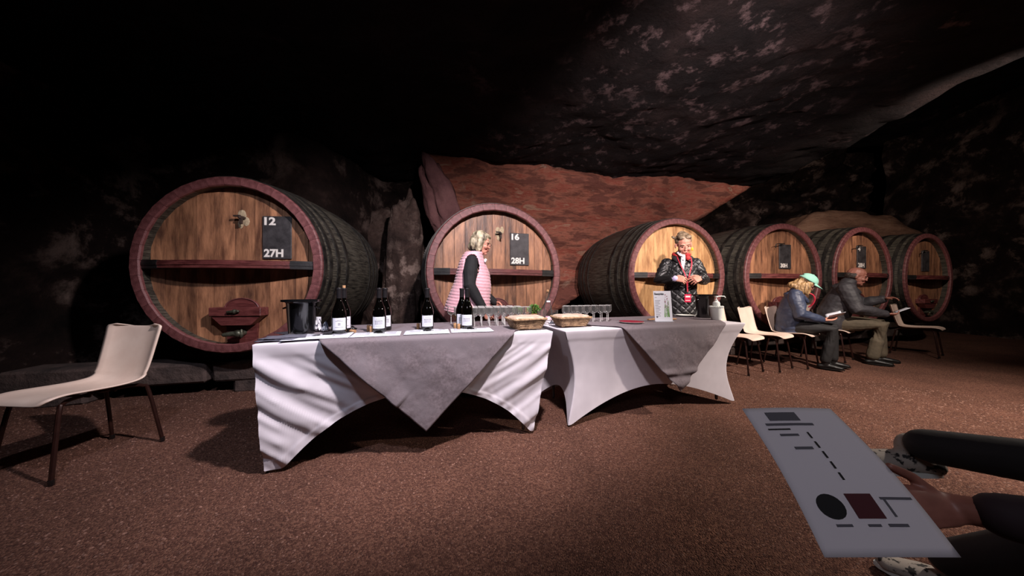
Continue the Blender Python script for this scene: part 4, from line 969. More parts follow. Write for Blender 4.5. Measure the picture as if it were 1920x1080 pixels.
# hand gel pump in its pot
root = thing('hand_gel_pump', 'white hand gel pump in a white lace-rimmed pot on the right table', 'dispenser')
m = MB(); n = 32
m.add(lathe([(0.050, 0.0), (0.052, 0.003), (0.066, 0.115), (0.067, 0.13), (0.063, 0.13), (0.050, 0.006), (0, 0.006)], 32, True)); m.build('pot', M_['frost'], root)
m = MB()
for k in range(22):
    a = 2 * PI * k / 22; m.add(ell((0.066 * math.cos(a), 0.066 * math.sin(a), 0.132), (0.009, 0.009, 0.011), 8))
m.build('lace_rim', M_['frost'], root)
m = MB(); m.add(lathe([(0.034, 0.01), (0.038, 0.015), (0.038, 0.165), (0.034, 0.18), (0.016, 0.19), (0.0165, 0.205), (0.0, 0.206)], 24)); m.build('gel_bottle', M_['frost'], root)
m = MB(); m.add(lathe([(0.005, 0.2), (0.005, 0.228), (0.014, 0.23), (0.014, 0.238), (0.0, 0.24)], 14)); m.add(tube([(0, 0, 0.235), (0.06, -0.005, 0.240), (0.115, -0.010, 0.238), (0.126, -0.011, 0.226)], 0.0055, 8)); m.build('pump_nozzle', M_['frost'], root)
root.scale = (0.86, 0.86, 0.98); put(root, T2, from_px(T2, 1343, 0.20), 0.20)
root = thing('paper_pad', 'pale yellow paper pad at the right end of the right table', 'pad')
m = MB(); m.add(bbox_((0, 0, 0.004), (0.20, 0.14, 0.008), 0.001)); m.build('pad', M_['notepad'], root)
put(root, T2, 1.76, 0.30, ZW, 0.1)

# ------------------------------------------------------------------ chairs
def shell_chair(label):
    root = thing('shell_chair', label, 'chair')
    prof = [(0.245, 0.425), (0.225, 0.447), (0.17, 0.455), (0.08, 0.447), (-0.03, 0.437), (-0.12, 0.437), (-0.175, 0.455), (-0.205, 0.50), (-0.225, 0.57), (-0.245, 0.66), (-0.262, 0.74), (-0.272, 0.79), (-0.277, 0.805)]
    pts = smoothpath([(x, 0, z) for x, z in prof], 4); n = len(pts) - 1; W = 20
    def width(t):
        if t < 0.08: return 0.20 * (0.82 + 0.18 * (t / 0.08))
        if t < 0.45: return 0.20 + 0.01 * math.sin((t - 0.08) / 0.37 * PI)
        if t < 0.6: return 0.20 - 0.0 * (t - 0.45)
        if t < 0.9: return 0.20 + 0.015 * (t - 0.6) / 0.3
        return 0.215 * math.sqrt(max(0.0, 1 - ((t - 0.9) / 0.1) ** 3 * 0.45))
    v = []
    for i, p in enumerate(pts):
        t = i / n; a = pts[min(i + 1, n)] - pts[max(i - 1, 0)]; nn = Vector((a.z, 0, -a.x)).normalized() * -1
        if nn.x + nn.z < 0: nn = -nn
        for j in range(W + 1):
            s = 2 * j / W - 1; lip = 0.035 * abs(s) ** 4 * (0.4 + 0.6 * min(1, t * 2.5)) - 0.012 * (abs(s) > 0.97)
            dip = 0.02 * (abs(s) ** 2) * (0.6 if t > 0.55 else 0.3)
            q = p + Vector((0, s * width(t), 0)) + nn * (lip + dip); v.append(tuple(q))
    o = mesh_obj('seat_shell', v, gfaces(W, n), M_['cream'], root, True); s = o.modifiers.new('t', 'SOLIDIFY'); s.thickness = 0.007; s.offset = -1
    for sx in (-1, 1):
        for sy in (-1, 1):
            fx = 0.20 if sx > 0 else -0.23
            m = MB(); m.add(tube([(sx * 0.02, sy * 0.10, 0.423), (fx * 0.6, sy * 0.135, 0.423), (fx * 0.80, sy * 0.155, 0.410), (fx * 0.9, sy * 0.168, 0.365), (fx * 1.12, sy * 0.20, 0.012)], 0.0105, 8, 4)); lg = m.build('leg', M_['browntube'], root)
            m = MB(); m.add(lathe([(0.013, 0.0), (0.014, 0.003), (0.013, 0.028), (0.0, 0.03)], 10), Matrix.Translation((fx * 1.12, sy * 0.20, -0.002))); m.build('foot_cap', M_['blackplastic'], lg)
    m = MB(); m.add(tube([(0.05, -0.14, 0.419), (0.05, 0.14, 0.419)], 0.009, 6)); m.add(tube([(-0.06, -0.14, 0.419), (-0.06, 0.14, 0.419)], 0.009, 6)); m.build('seat_frame', M_['browntube'], root)
    return root
CF = R(-38); CC = R(-60)
ch0 = shell_chair('')
CH = [((2.99, 3.99), CC, 'cream shell chair nearest the right table, partly behind its corner'), ((3.52, 4.15), CC, 'empty cream shell chair just left of the woman in the mint cap'),
      ((4.04, 4.31), CC, 'cream shell chair the woman in the mint cap sits on'), ((4.93, 4.66), CC, 'cream shell chair the man in the dark jacket sits on'),
      ((6.72, 4.95), CC, 'empty cream shell chair to the right of the seated man'), ((-2.68, 1.86), R(-95), 'cream shell chair standing alone in front of the big left cask')]
for i, (xy, a, lab) in enumerate(CH):
    o = ch0 if i == 0 else copy_tree(ch0)
    o.location = (xy[0], xy[1], -0.004); o.rotation_euler = (0, 0, a); o['label'] = lab
    if i < 5: o['group'] = 'cream shell chairs in front of the casks'

# ------------------------------------------------------------------ people
def headM(c, yaw=0, pitch=0, roll=0):
    return Matrix.Translation(c) @ Matrix.Rotation(yaw, 4, 'Z') @ Matrix.Rotation(pitch, 4, 'Y') @ Matrix.Rotation(roll, 4, 'X')
def head_parts(M):
    P = [((-0.010, 0, 0.035), (0.094, 0.074, 0.082)), ((0.030, 0, -0.015), (0.058, 0.060, 0.080)), ((0.040, 0, -0.075), (0.042, 0.042, 0.034)), ((0.066, 0, -0.098), (0.018, 0.020, 0.014)),
         ((0.094, 0, -0.012), (0.012, 0.010, 0.026)), ((0.099, 0, -0.030), (0.011, 0.013, 0.010)), ((0.074, 0.024, 0.020), (0.016, 0.024, 0.009)), ((0.074, -0.024, 0.020), (0.016, 0.024, 0.009)),
         ((0.062, 0.036, -0.030), (0.025, 0.022, 0.022)), ((0.062, -0.036, -0.030), (0.025, 0.022, 0.022)), ((0.082, 0, -0.062), (0.012, 0.024, 0.013)),
         ((-0.004, 0.076, -0.005), (0.017, 0.009, 0.030)), ((-0.004, -0.076, -0.005), (0.017, 0.009, 0.030))]
    return [ell(c, r, 14, M) for c, r in P]
def face_bits(body, M, glasses=False, brow='hairdark'):
    for s in (-1, 1):
        m = MB(); m.add(ell((0.0815, 0.030 * s, -0.001), (0.007, 0.010, 0.0042), 10, M)); m.build('eye', M_['eye'], body)
    m = MB()
    for s in (-1, 1): m.add(tube([M @ Vector((0.081, 0.046 * s, 0.018)), M @ Vector((0.091, 0.030 * s, 0.025)), M @ Vector((0.092, 0.014 * s, 0.018))], 0.0028, 5))
    m.build('eyebrow', M_[brow], body)
    m = MB(); m.add(tube([M @ Vector(q) for q in ((0.082, 0.026, -0.053), (0.090, 0.014, -0.060), (0.0935, 0, -0.062), (0.090, -0.014, -0.060), (0.082, -0.026, -0.053))], 0.0038, 6, 3)); m.build('lips', M_['lip'], body)
    if glasses:
        m = MB()
        for s in (-1, 1):
            pts = [M @ Vector((0.107 - 0.006 * abs(math.cos(a)), (0.032 + 0.021 * math.cos(a)) * s, -0.002 + 0.016 * math.sin(a))) for a in [2 * PI * k / 14 for k in range(15)]]
            m.add(tube(pts, 0.0016, 5)); m.add(tube([M @ Vector((0.100, 0.053 * s, 0.002)), M @ Vector((0.0, 0.080 * s, 0.006))], 0.0016, 5))
        m.add(tube([M @ Vector((0.108, 0.011, 0.0)), M @ Vector((0.108, -0.011, 0.0))], 0.0016, 5)); m.build('spectacles', M_['blackpaint'], body)
def hand(wr, d, nrm, thumb_side, curl=0.6, spread=0.0, s=1.0):
    """palm and five fingers; d: towards the fingers, nrm: the way the palm faces, thumb_side: vector"""
    d = Vector(d).normalized(); nrm = Vector(nrm); nrm = (nrm - d * nrm.dot(d)).normalized(); t = Vector(thumb_side); t = (t - d * t.dot(d) - nrm * t.dot(nrm)).normalized(); wr = Vector(wr)
    P = [loft([(wr - d * 0.01, 0.026 * s, 0.018 * s), (wr + d * 0.03 * s, 0.034 * s, 0.016 * s), (wr + d * 0.075 * s, 0.040 * s, 0.013 * s), (wr + d * 0.088 * s, 0.038 * s, 0.011 * s)], t, 14)]
    for k, (off, L_, rr) in enumerate(((0.030, 0.072, 0.0085), (0.010, 0.080, 0.0088), (-0.011, 0.074, 0.0085), (-0.030, 0.058, 0.0075))):
        b = wr + d * 0.082 * s + t * off * s; dd = (d + t * spread * (1.5 - k) * 0.3).normalized(); pts = [b - dd * 0.02]; c = curl * (0.85 + 0.12 * k); ang = c * 0.35
        for seg, fr in enumerate((0.42, 0.32, 0.26)):
            ang += c * (0.5 if seg else 0.25); v = dd * math.cos(ang) + nrm * math.sin(ang); b = b + v * L_ * fr * s; pts.append(b)
        P.append(tube(pts, [rr * 1.05 * s, rr * s, rr * 0.95 * s, rr * 0.8 * s][0:4], 10))
    b = wr + d * 0.022 * s + t * 0.026 * s; v1 = (t * 0.75 + d * 0.75 + nrm * 0.25).normalized(); v2 = (t * 0.25 + d * 0.95 + nrm * (0.3 + 0.3 * curl)).normalized()
    P.append(tube([b, b + v1 * 0.036 * s, b + v1 * 0.036 * s + v2 * 0.03 * s, b + v1 * 0.036 * s + v2 * 0.052 * s], [0.012 * s, 0.0105 * s, 0.0095 * s, 0.008 * s], 10))
    return P
def V3(*a): return Vector(a)
def body_core(J, wide=(0, 1, 0), k=1.0):
    """skin surface volumes of trunk, neck, arms, legs from joints"""
    P = [loft([(J['pelvis'], 0.145 * k, 0.10 * k), (J['waist'], 0.125 * k, 0.095 * k), (J['chest'], 0.145 * k, 0.105 * k), ((J['sl'] + J['sr']) / 2, 0.14 * k, 0.075 * k)], wide, 18),
         loft([((J['sl'] + J['sr']) / 2, 0.07, 0.06), (J['neck'], 0.052, 0.055), (J['skull'], 0.05, 0.052)], wide, 14)]
    for s in 'lr':
        P.append(tube([J['s' + s], (J['s' + s] + J['e' + s]) / 2, J['e' + s], (J['e' + s] * 0.6 + J['w' + s] * 0.4), J['w' + s]], [0.052 * k, 0.046 * k, 0.038, 0.038, 0.026], 12))
        P.append(tube([J['h' + s], (J['h' + s] + J['k' + s]) / 2, J['k' + s], J['k' + s] * 0.65 + J['a' + s] * 0.35, J['a' + s]], [0.078 * k, 0.068 * k, 0.052, 0.050, 0.034], 12))
    return P
def fix(r):  # per-point radii as a full list
    return r
def tubeR(pts, rs, n=12):
    return loft([(p, r, r) for p, r in zip(pts, rs)], (0.13, 0.31, 0.94), n)
def body_core2(J, wide=(0, 1, 0), k=1.0):
    P = body_core(J, wide, k)[:2]
    for s in 'lr':
        P.append(tubeR([J['s' + s], (J['s' + s] + J['e' + s]) / 2, J['e' + s], J['e' + s] * 0.6 + J['w' + s] * 0.4, J['w' + s]], [0.050 * k, 0.044 * k, 0.037, 0.037, 0.025]))
        P.append(tubeR([J['h' + s], (J['h' + s] + J['k' + s]) / 2, J['k' + s], J['k' + s] * 0.65 + J['a' + s] * 0.35, J['a' + s]], [0.060, 0.052, 0.040, 0.038, 0.032]))
    return P
def shoe(parent, an, toe, m, w=0.045, sole=None, name='shoe'):
    an = Vector(an); toe = Vector(toe); d = (toe - an); d.z = 0; L_ = d.length; d.normalize(); side = Vector((-d.y, d.x, 0)); g = toe.z
    heel = Vector((an.x, an.y, g)) - d * 0.055
    P = [loft([(heel + Vector((0, 0, 0.032)), w * 0.8, 0.030), (heel + d * 0.06 + Vector((0, 0, 0.040)), w * 0.85, 0.038), (heel + d * (L_ * 0.6 + 0.05) + Vector((0, 0, 0.032)), w * 1.05, 0.030), (heel + d * (L_ + 0.055) + Vector((0, 0, 0.022)), w * 0.85, 0.020)], side, 14),
         tubeR([heel + d * 0.055 + Vector((0, 0, 0.04)), Vector((an.x, an.y, g)) + Vector((0, 0, 0.095))], [0.040, 0.042])]
    o = solid(name, P, 0.006, m, parent, 2)
    sl = MB(); n = 18; pts = []
    for k in range(n):
        a = 2 * PI * k / n; x = math.cos(a); y = math.sin(a); c = heel + d * (L_ * 0.5 + 0.028); pts.append(c + d * x * (L_ * 0.5 + 0.055) + side * y * w * (1.0 + 0.12 * x))
    v = [tuple(p + Vector((0, 0, 0.0))) for p in pts] + [tuple(p + Vector((0, 0, 0.014))) for p in pts]
    f = [tuple(range(n - 1, -1, -1)), tuple(range(n, 2 * n))] + [(i, (i + 1) % n, (i + 1) % n + n, i + n) for i in range(n)]
    sl.add((v, f)); sl.build('sole', sole or m, o)
    return o

# --- woman in the pink quilted vest
def pink_woman():
    root = thing('person', 'woman with grey bob and spectacles in pink quilted vest and black sleeves, standing', 'person', (-0.43, 3.13, 0), R(2))
    J = dict(pelvis=V3(-0.02, 0, 0.90), waist=V3(0, 0, 1.04), chest=V3(0.02, 0, 1.22), sl=V3(0.02, 0.145, 1.355), sr=V3(0.02, -0.145, 1.355), neck=V3(0.05, 0, 1.44), skull=V3(0.08, 0, 1.51),
             el=V3(0.05, 0.225, 1.09), er=V3(0.01, -0.235, 1.10), wl=V3(0.24, 0.15, 0.92), wr=V3(0.15, -0.22, 0.86), hl=V3(-0.02, 0.09, 0.86), hr=V3(-0.02, -0.09, 0.86),
             kl=V3(0.0, 0.10, 0.47), kr=V3(0.0, -0.10, 0.47), al=V3(-0.03, 0.10, 0.09), ar=V3(-0.03, -0.10, 0.09))
    HM = headM((0.105, 0, 1.545), R(-8), R(12))
    P = body_core2(J) + head_parts(HM) + hand(J['wl'], (0.6, -0.1, -0.5), (0, -0.6, -0.5), (0.5, -0.5, 0.5), 0.9) + hand(J['wr'], (0.5, 0.1, -0.8), (0, 1, 0), (0.9, 0, 0.2), 0.9)
    body = solid('body', P, 0.0042, M_['skin'], root, 2); face_bits(body, HM, True, 'hairgrey')
    # hair: layered bob
    HP = [ell(c, r, 16, HM) for c, r in (((-0.018, 0, 0.048), (0.100, 0.088, 0.090)), ((-0.052, 0, -0.015), (0.072, 0.090, 0.095)), ((-0.01, 0.066, -0.02), (0.050, 0.028, 0.075)), ((-0.005, -0.066, -0.02), (0.052, 0.028, 0.080)), ((0.050, 0, 0.082), (0.042, 0.060, 0.030)), ((-0.095, 0, -0.045), (0.03, 0.06, 0.05)))]
    solid('hair', HP, 0.006, M_['hairgrey'], root, 1, lambda co, no: 0.010 * fbm(co * np.array([28, 28, 14]), 3, 5))
    # black sweater: sleeves and roll neck
    sl = [tubeR([J['s' + s] + V3(0, 0, -0.01), (J['s' + s] + J['e' + s]) / 2, J['e' + s], J['e' + s] * 0.5 + J['w' + s] * 0.5, J['w' + s]], [0.062, 0.074, 0.062, 0.052, 0.040]) for s in 'lr']
    sl.append(loft([(J['chest'], 0.14, 0.10), (V3(0.03, 0, 1.36), 0.14, 0.08), (J['neck'] + V3(0, 0, -0.02), 0.065, 0.068), (V3(0.07, 0, 1.475), 0.062, 0.066)], (0, 1, 0), 16))
    solid('sweater', sl, 0.007, M_['blackknit'], root, 3, lambda co, no: 0.003 * fbm(co * 16, 2, 6))
    # vest: belled out at the back and hem, lofted shell
    vs = [(V3(-0.035, 0, 0.825), 0.235, 0.235), (V3(-0.030, 0, 0.90), 0.228, 0.222), (V3(-0.01, 0, 1.00), 0.212, 0.205), (V3(0.018, 0, 1.12), 0.200, 0.185), (V3(0.025, 0, 1.24), 0.195, 0.165), (V3(0.018, 0, 1.34), 0.185, 0.130), (V3(0.020, 0, 1.41), 0.140, 0.100), (V3(0.035, 0, 1.455), 0.085, 0.085)]
    pts = []
    v, f = [], []; n = 72; m_ = 110
    for i in range(m_ + 1):
        t = i / m_ * (len(vs) - 1); a = min(int(t), len(vs) - 2); fr = t - a; p = vs[a][0].lerp(vs[a + 1][0], fr); wa = vs[a][1] * (1 - fr) + vs[a + 1][1] * fr; da = vs[a][2] * (1 - fr) + vs[a + 1][2] * fr
        for k in range(n):
            c = 2 * PI * k / n; puff = 0.0085 * abs(math.sin(p.z * PI / 0.031 + 0.12 * math.sin(c * 5))) ** 0.5
            lump = 0.0016 * math.sin(c * 23 + math.sin(i * 0.7) * 3)
            v.append((p.x + (da + puff + lump) * math.cos(c), p.y + (wa + puff + lump) * math.sin(c), p.z - 0.03 * math.cos(c) * (1 - i / m_)))
    f = [(i * n + k, i * n + (k + 1) % n, (i + 1) * n + (k + 1) % n, (i + 1) * n + k) for i in range(m_) for k in range(n)]
    # arm holes: drop faces around the shoulders on both sides
    def hole(fc):
        c = sum((Vector(v[i]) for i in fc), Vector()) / 4
        return abs(c.y) > 0.12 and ((c.x - 0.025) / 0.078) ** 2 + ((c.z - 1.29) / 0.135) ** 2 < 1
    f = [q for q in f if not hole(q)]
    o = mesh_obj('quilted_vest', v, f, M_['pink'], root, True); s = o.modifiers.new('t', 'SOLIDIFY'); s.thickness = 0.012; s.offset = -1
    # shoulder straps of the sleeves through the arm holes are the sweater's; trousers, shoes
    tr = [loft([(V3(-0.02, 0, 0.80), 0.16, 0.13), (V3(-0.01, 0, 0.96), 0.155, 0.12)], (0, 1, 0), 18)] + [tubeR([J['h' + s], (J['h' + s] + J['k' + s]) / 2, J['k' + s], J['a' + s]], [0.095, 0.088, 0.072, 0.062]) for s in 'lr']
    solid('trousers', tr, 0.009, M_['blacktrouser'], root, 3)
    for s in (-1, 1): shoe(root, (-0.03, 0.10 * s, 0.09), (0.12, 0.11 * s, 0.0), M_['shoe'])
    m = MB(); m.add(ell((0.155, -0.05, 1.365), (0.016, 0.02, 0.018), 10)); m.add(ell((0.15, -0.075, 1.35), (0.014, 0.016, 0.016), 10)); m.build('brooch', M_['scarfwhite'], root)
pink_woman()

def diamond(co, no, p=0.062, amp=0.010, zc=0.0):
    h = np.where(np.abs(no[:, 0]) > np.abs(no[:, 1]), co[:, 1], co[:, 0]); z = co[:, 2] - zc
    a = np.abs(((h + z) / p) % 1 - 0.5) * 2; b = np.abs(((h - z) / p) % 1 - 0.5) * 2
    return amp * (np.clip(np.minimum(1 - a, 1 - b) * 2.2, 0, 1) ** 0.5 - 0.6)

# --- woman in the black quilted coat
def coat_woman():
    root = thing('person', 'smiling woman in black quilted coat, red scarf and red lanyard, standing behind right table', 'person', (2.165, 3.84, 0), R(-98))
    J = dict(pelvis=V3(-0.03, 0, 0.92), waist=V3(-0.01, 0, 1.06), chest=V3(0.01, 0, 1.24), sl=V3(0.01, 0.165, 1.35), sr=V3(0.01, -0.165, 1.35), neck=V3(0.04, 0, 1.45), skull=V3(0.07, 0, 1.53),
             el=V3(0.03, 0.262, 1.13), er=V3(0.05, -0.268, 1.14), wl=V3(0.235, 0.135, 1.165), wr=V3(0.245, -0.165, 1.155), hl=V3(-0.03, 0.09, 0.88), hr=V3(-0.03, -0.09, 0.88),
             kl=V3(-0.02, 0.10, 0.48), kr=V3(-0.02, -0.10, 0.48), al=V3(-0.05, 0.10, 0.09), ar=V3(-0.05, -0.10, 0.09))
    HM = headM((0.085, 0.0, 1.57), R(-6), R(22), R(4)) @ Matrix.Scale(1.10, 4)
    P = body_core2(J) + head_parts(HM)
    P += hand(J['wl'], (0.30, -0.75, -0.22), (-0.75, -0.2, -0.5), (0.3, -0.3, 1), 1.0, 0.5, 1.05) + hand(J['wr'], (0.30, 0.80, -0.10), (-0.75, 0.2, -0.5), (0.3, 0.3, 1), 1.0, 0.5, 1.05)
    body = solid('body', P, 0.0042, M_['skin'], root, 2); face_bits(body, HM, False, 'hairtied')
    HP = [ell(c, r, 16, HM) for c, r in (((-0.024, 0, 0.050), (0.094, 0.082, 0.082)), ((-0.03, 0.0, 0.095), (0.07, 0.06, 0.038)), ((0.030, 0.03, 0.090), (0.04, 0.04, 0.026)), ((0.030, -0.03, 0.090), (0.04, 0.04, 0.024)))]
    HP += [ell(c, r, 12, HM) for c, r in (((-0.04, -0.080, 0.080), (0.022, 0.020, 0.014)), ((-0.05, -0.095, 0.09), (0.014, 0.016, 0.010)), ((-0.02, 0.076, 0.045), (0.025, 0.013, 0.028)), ((-0.08, 0.0, 0.1), (0.045, 0.045, 0.04)))]
    hr = solid('hair', HP, 0.006, M_['hairtied'], root, 1, lambda co, no: 0.004 * fbm(co * np.array([30, 70, 30]), 3, 15))
    # coat
    C = [loft([(V3(-0.02, 0, 0.62), 0.22, 0.19), (V3(-0.02, 0, 0.82), 0.205, 0.175), (V3(-0.01, 0, 1.02), 0.180, 0.155), (V3(0.01, 0, 1.20), 0.180, 0.148), (V3(0.01, 0, 1.31), 0.165, 0.125), (V3(0.02, 0, 1.39), 0.115, 0.095), (V3(0.03, 0, 1.435), 0.085, 0.08)], (0, 1, 0), 24)]
    C[0:0] = []
    for s in 'lr':
        C.append(tubeR([J['s' + s], (J['s' + s] + J['e' + s]) / 2, J['e' + s], J['e' + s] * 0.55 + J['w' + s] * 0.45, J['w' + s] + (J['e' + s] - J['w' + s]) * 0.08], [0.068, 0.068, 0.062, 0.056, 0.046], 16))
    def dsp(co, no):
        sleeve = np.abs(co[:, 1]) > 0.205
        ba = 0.009 * np.abs(np.sin(PI * (co[:, 2] + 0.5 * np.abs(co[:, 1])) / 0.045)) ** 0.6 - 0.004
        return np.where(sleeve, ba, diamond(co, no, 0.088, 0.010))
    ct = solid('quilted_coat', C, 0.006, M_['blacknylon'], root, 2, dsp)
    col = MB()
    for s in (-1, 1): col.add(loft([(V3(-0.05, 0.03 * s, 1.475), 0.03, 0.012), (V3(0.0, 0.085 * s, 1.455), 0.032, 0.012), (V3(0.07, 0.095 * s, 1.425), 0.034, 0.012), (V3(0.12, 0.06 * s, 1.37), 0.03, 0.010)], (0.3, 0.6 * s, -0.7), 10))
    col.build('collar', M_['blacknylon'], ct)
    tr = [loft([(V3(-0.03, 0, 0.80), 0.155, 0.125), (V3(-0.03, 0, 0.92), 0.15, 0.12)], (0, 1, 0), 18)] + [tubeR([J['h' + s], (J['h' + s] + J['k' + s]) / 2, J['k' + s], J['a' + s]], [0.092, 0.084, 0.068, 0.060]) for s in 'lr']
    solid('trousers', tr, 0.009, M_['blacktrouser'], root, 3)
    for s in (-1, 1): shoe(root, (-0.05, 0.10 * s, 0.09), (0.10, 0.11 * s, 0.0), M_['shoe'])
    # scarf: red roll, knot and a white printed tail
    SP = [tube([(0.02 + 0.085 * math.cos(a), 0.082 * math.sin(a), 1.455 - 0.028 * math.cos(a)) for a in [2 * PI * k / 20 for k in range(21)]], 0.022, 10), ell((0.135, 0.03, 1.405), (0.024, 0.030, 0.028), 12), ell((0.132, 0.035, 1.448), (0.022, 0.036, 0.020), 12)]
    sc = solid('scarf', SP, 0.006, M_['scarfred'], root, 2, lambda co, no: 0.004 * fbm(co * 30, 3, 3))
    m = MB(); m.add(loft([(V3(0.135, -0.02, 1.44), 0.022, 0.010), (V3(0.165, -0.035, 1.38), 0.026, 0.009), (V3(0.172, -0.04, 1.32), 0.020, 0.006), (V3(0.165, -0.035, 1.265), 0.006, 0.003)], (0, 1, 0), 12)); m.add(loft([(V3(0.10, -0.065, 1.475), 0.018, 0.012), (V3(0.145, -0.03, 1.42), 0.022, 0.012)], (0, 1, 0), 10)); m.build('scarf_tail', M_['scarfwhite'], sc)
    L_ = MB(); L_.add(loft([(Vector(p), 0.0065, 0.0025) for p in smoothpath([(0.10, -0.075, 1.42), (0.165, -0.065, 1.33), (0.205, -0.02, 1.18), (0.205, -0.005, 1.06), (0.200, 0.0, 0.98)], 5)], (0, 1, 0), 6)); L_.add(loft([(Vector(p), 0.0065, 0.0025) for p in smoothpath([(0.10, 0.075, 1.42), (0.180, 0.055, 1.33), (0.200, 0.025, 1.22), (0.205, 0.0, 1.10), (0.202, 0.0, 0.98)], 5)], (0, 1, 0), 6)); lan = L_.build('lanyard', M_['redcord'], root)
    b = MB(); b.add(bbox_((0.205, 0.0, 0.925), (0.006, 0.072, 0.095), 0.002)); bd = b.build('badge', M_['badge'], lan)
    b = MB(); b.add(box((0.2085, 0, 0.945), (0.001, 0.05, 0.018))); b.add(box((0.2085, 0, 0.90), (0.001, 0.05, 0.006))); b.build('badge_print', M_['whitepaint'], lan, smooth=False)
    c = MB(); c.add(box((0.203, 0, 0.985), (0.008, 0.014, 0.03))); c.build('clip', M_['blackpaint'], lan, smooth=False)
    e = MB(); e.add(ell((0.005, 0.088, -0.055), (0.005, 0.011, 0.020), 10, HM)); e.build('earring', M_['yellow'], body)
    cu = MB(); cu.add(tubeR([J['wr'] + (J['er'] - J['wr']) * 0.10, J['wr'] + (J['er'] - J['wr']) * -0.02], [0.040, 0.038])); cu.build('shirt_cuff', mat('lilac cuff', (0.70, 0.66, 0.80), rough=0.8), root)
    root.scale = (1.04, 1.04, 1.035)
coat_woman()

# --- seated people share a joint layout
def seated(root, HMargs, skin, jacket_r, J, jm, tm, hands, hsc=1.0, jd=None, glasses=False, brow='hairdark', sk=1.0):
    HM = headM(*HMargs) @ Matrix.Scale(hsc, 4)
    P = body_core2(J, (0, 1, 0), sk) + head_parts(HM)
    for h in hands: P += hand(*h)
    body = solid('body', P, 0.0045, M_[skin], root, 2); face_bits(body, HM, glasses, brow)
    k = jacket_r
    C = [loft([(J['pelvis'] + V3(-0.01, 0, -0.045), 0.19 * k, 0.15 * k), (J['waist'], 0.185 * k, 0.155 * k), (J['chest'], 0.195 * k, 0.145 * k), ((J['sl'] + J['sr']) / 2 + V3(0, 0, -0.02), 0.185 * k, 0.11 * k), (J['neck'] + V3(-0.01, 0, -0.015), 0.095 * k, 0.085 * k), (J['neck'] + V3(0.0, 0, 0.025), 0.078 * k, 0.078 * k)], (0, 1, 0), 22)]
    for s in 'lr': C.append(tubeR([J['s' + s], (J['s' + s] + J['e' + s]) / 2, J['e' + s], J['e' + s] * 0.5 + J['w' + s] * 0.5, J['w' + s] + (J['e' + s] - J['w' + s]) * 0.08], [0.088 * k, 0.084 * k, 0.074 * k, 0.064 * k, 0.046 * k], 14))
    jk = solid('jacket', C, 0.007, M_[jm], root, 3, jd or (lambda co, no: 0.007 * fbm(co * np.array([9, 9, 14]), 3, 2)))
    tr = [loft([(J['pelvis'] + V3(-0.04, 0, 0.0), 0.165 * k, 0.11 * k), (J['pelvis'] + V3(0.08, 0, -0.01), 0.165 * k, 0.10 * k)], (0, 1, 0), 18)] + [tubeR([J['h' + s], (J['h' + s] + J['k' + s]) / 2, J['k' + s], J['k' + s] * 0.5 + J['a' + s] * 0.5, J['a' + s] + V3(0, 0, 0.02)], [0.090 * k, 0.084 * k, 0.072 * k, 0.062 * k, 0.058 * k]) for s in 'lr']
    solid('trousers', tr, 0.008, M_[tm], root, 3, lambda co, no: 0.004 * fbm(co * np.array([16, 16, 7]), 3, 12))
    return HM, body, jk
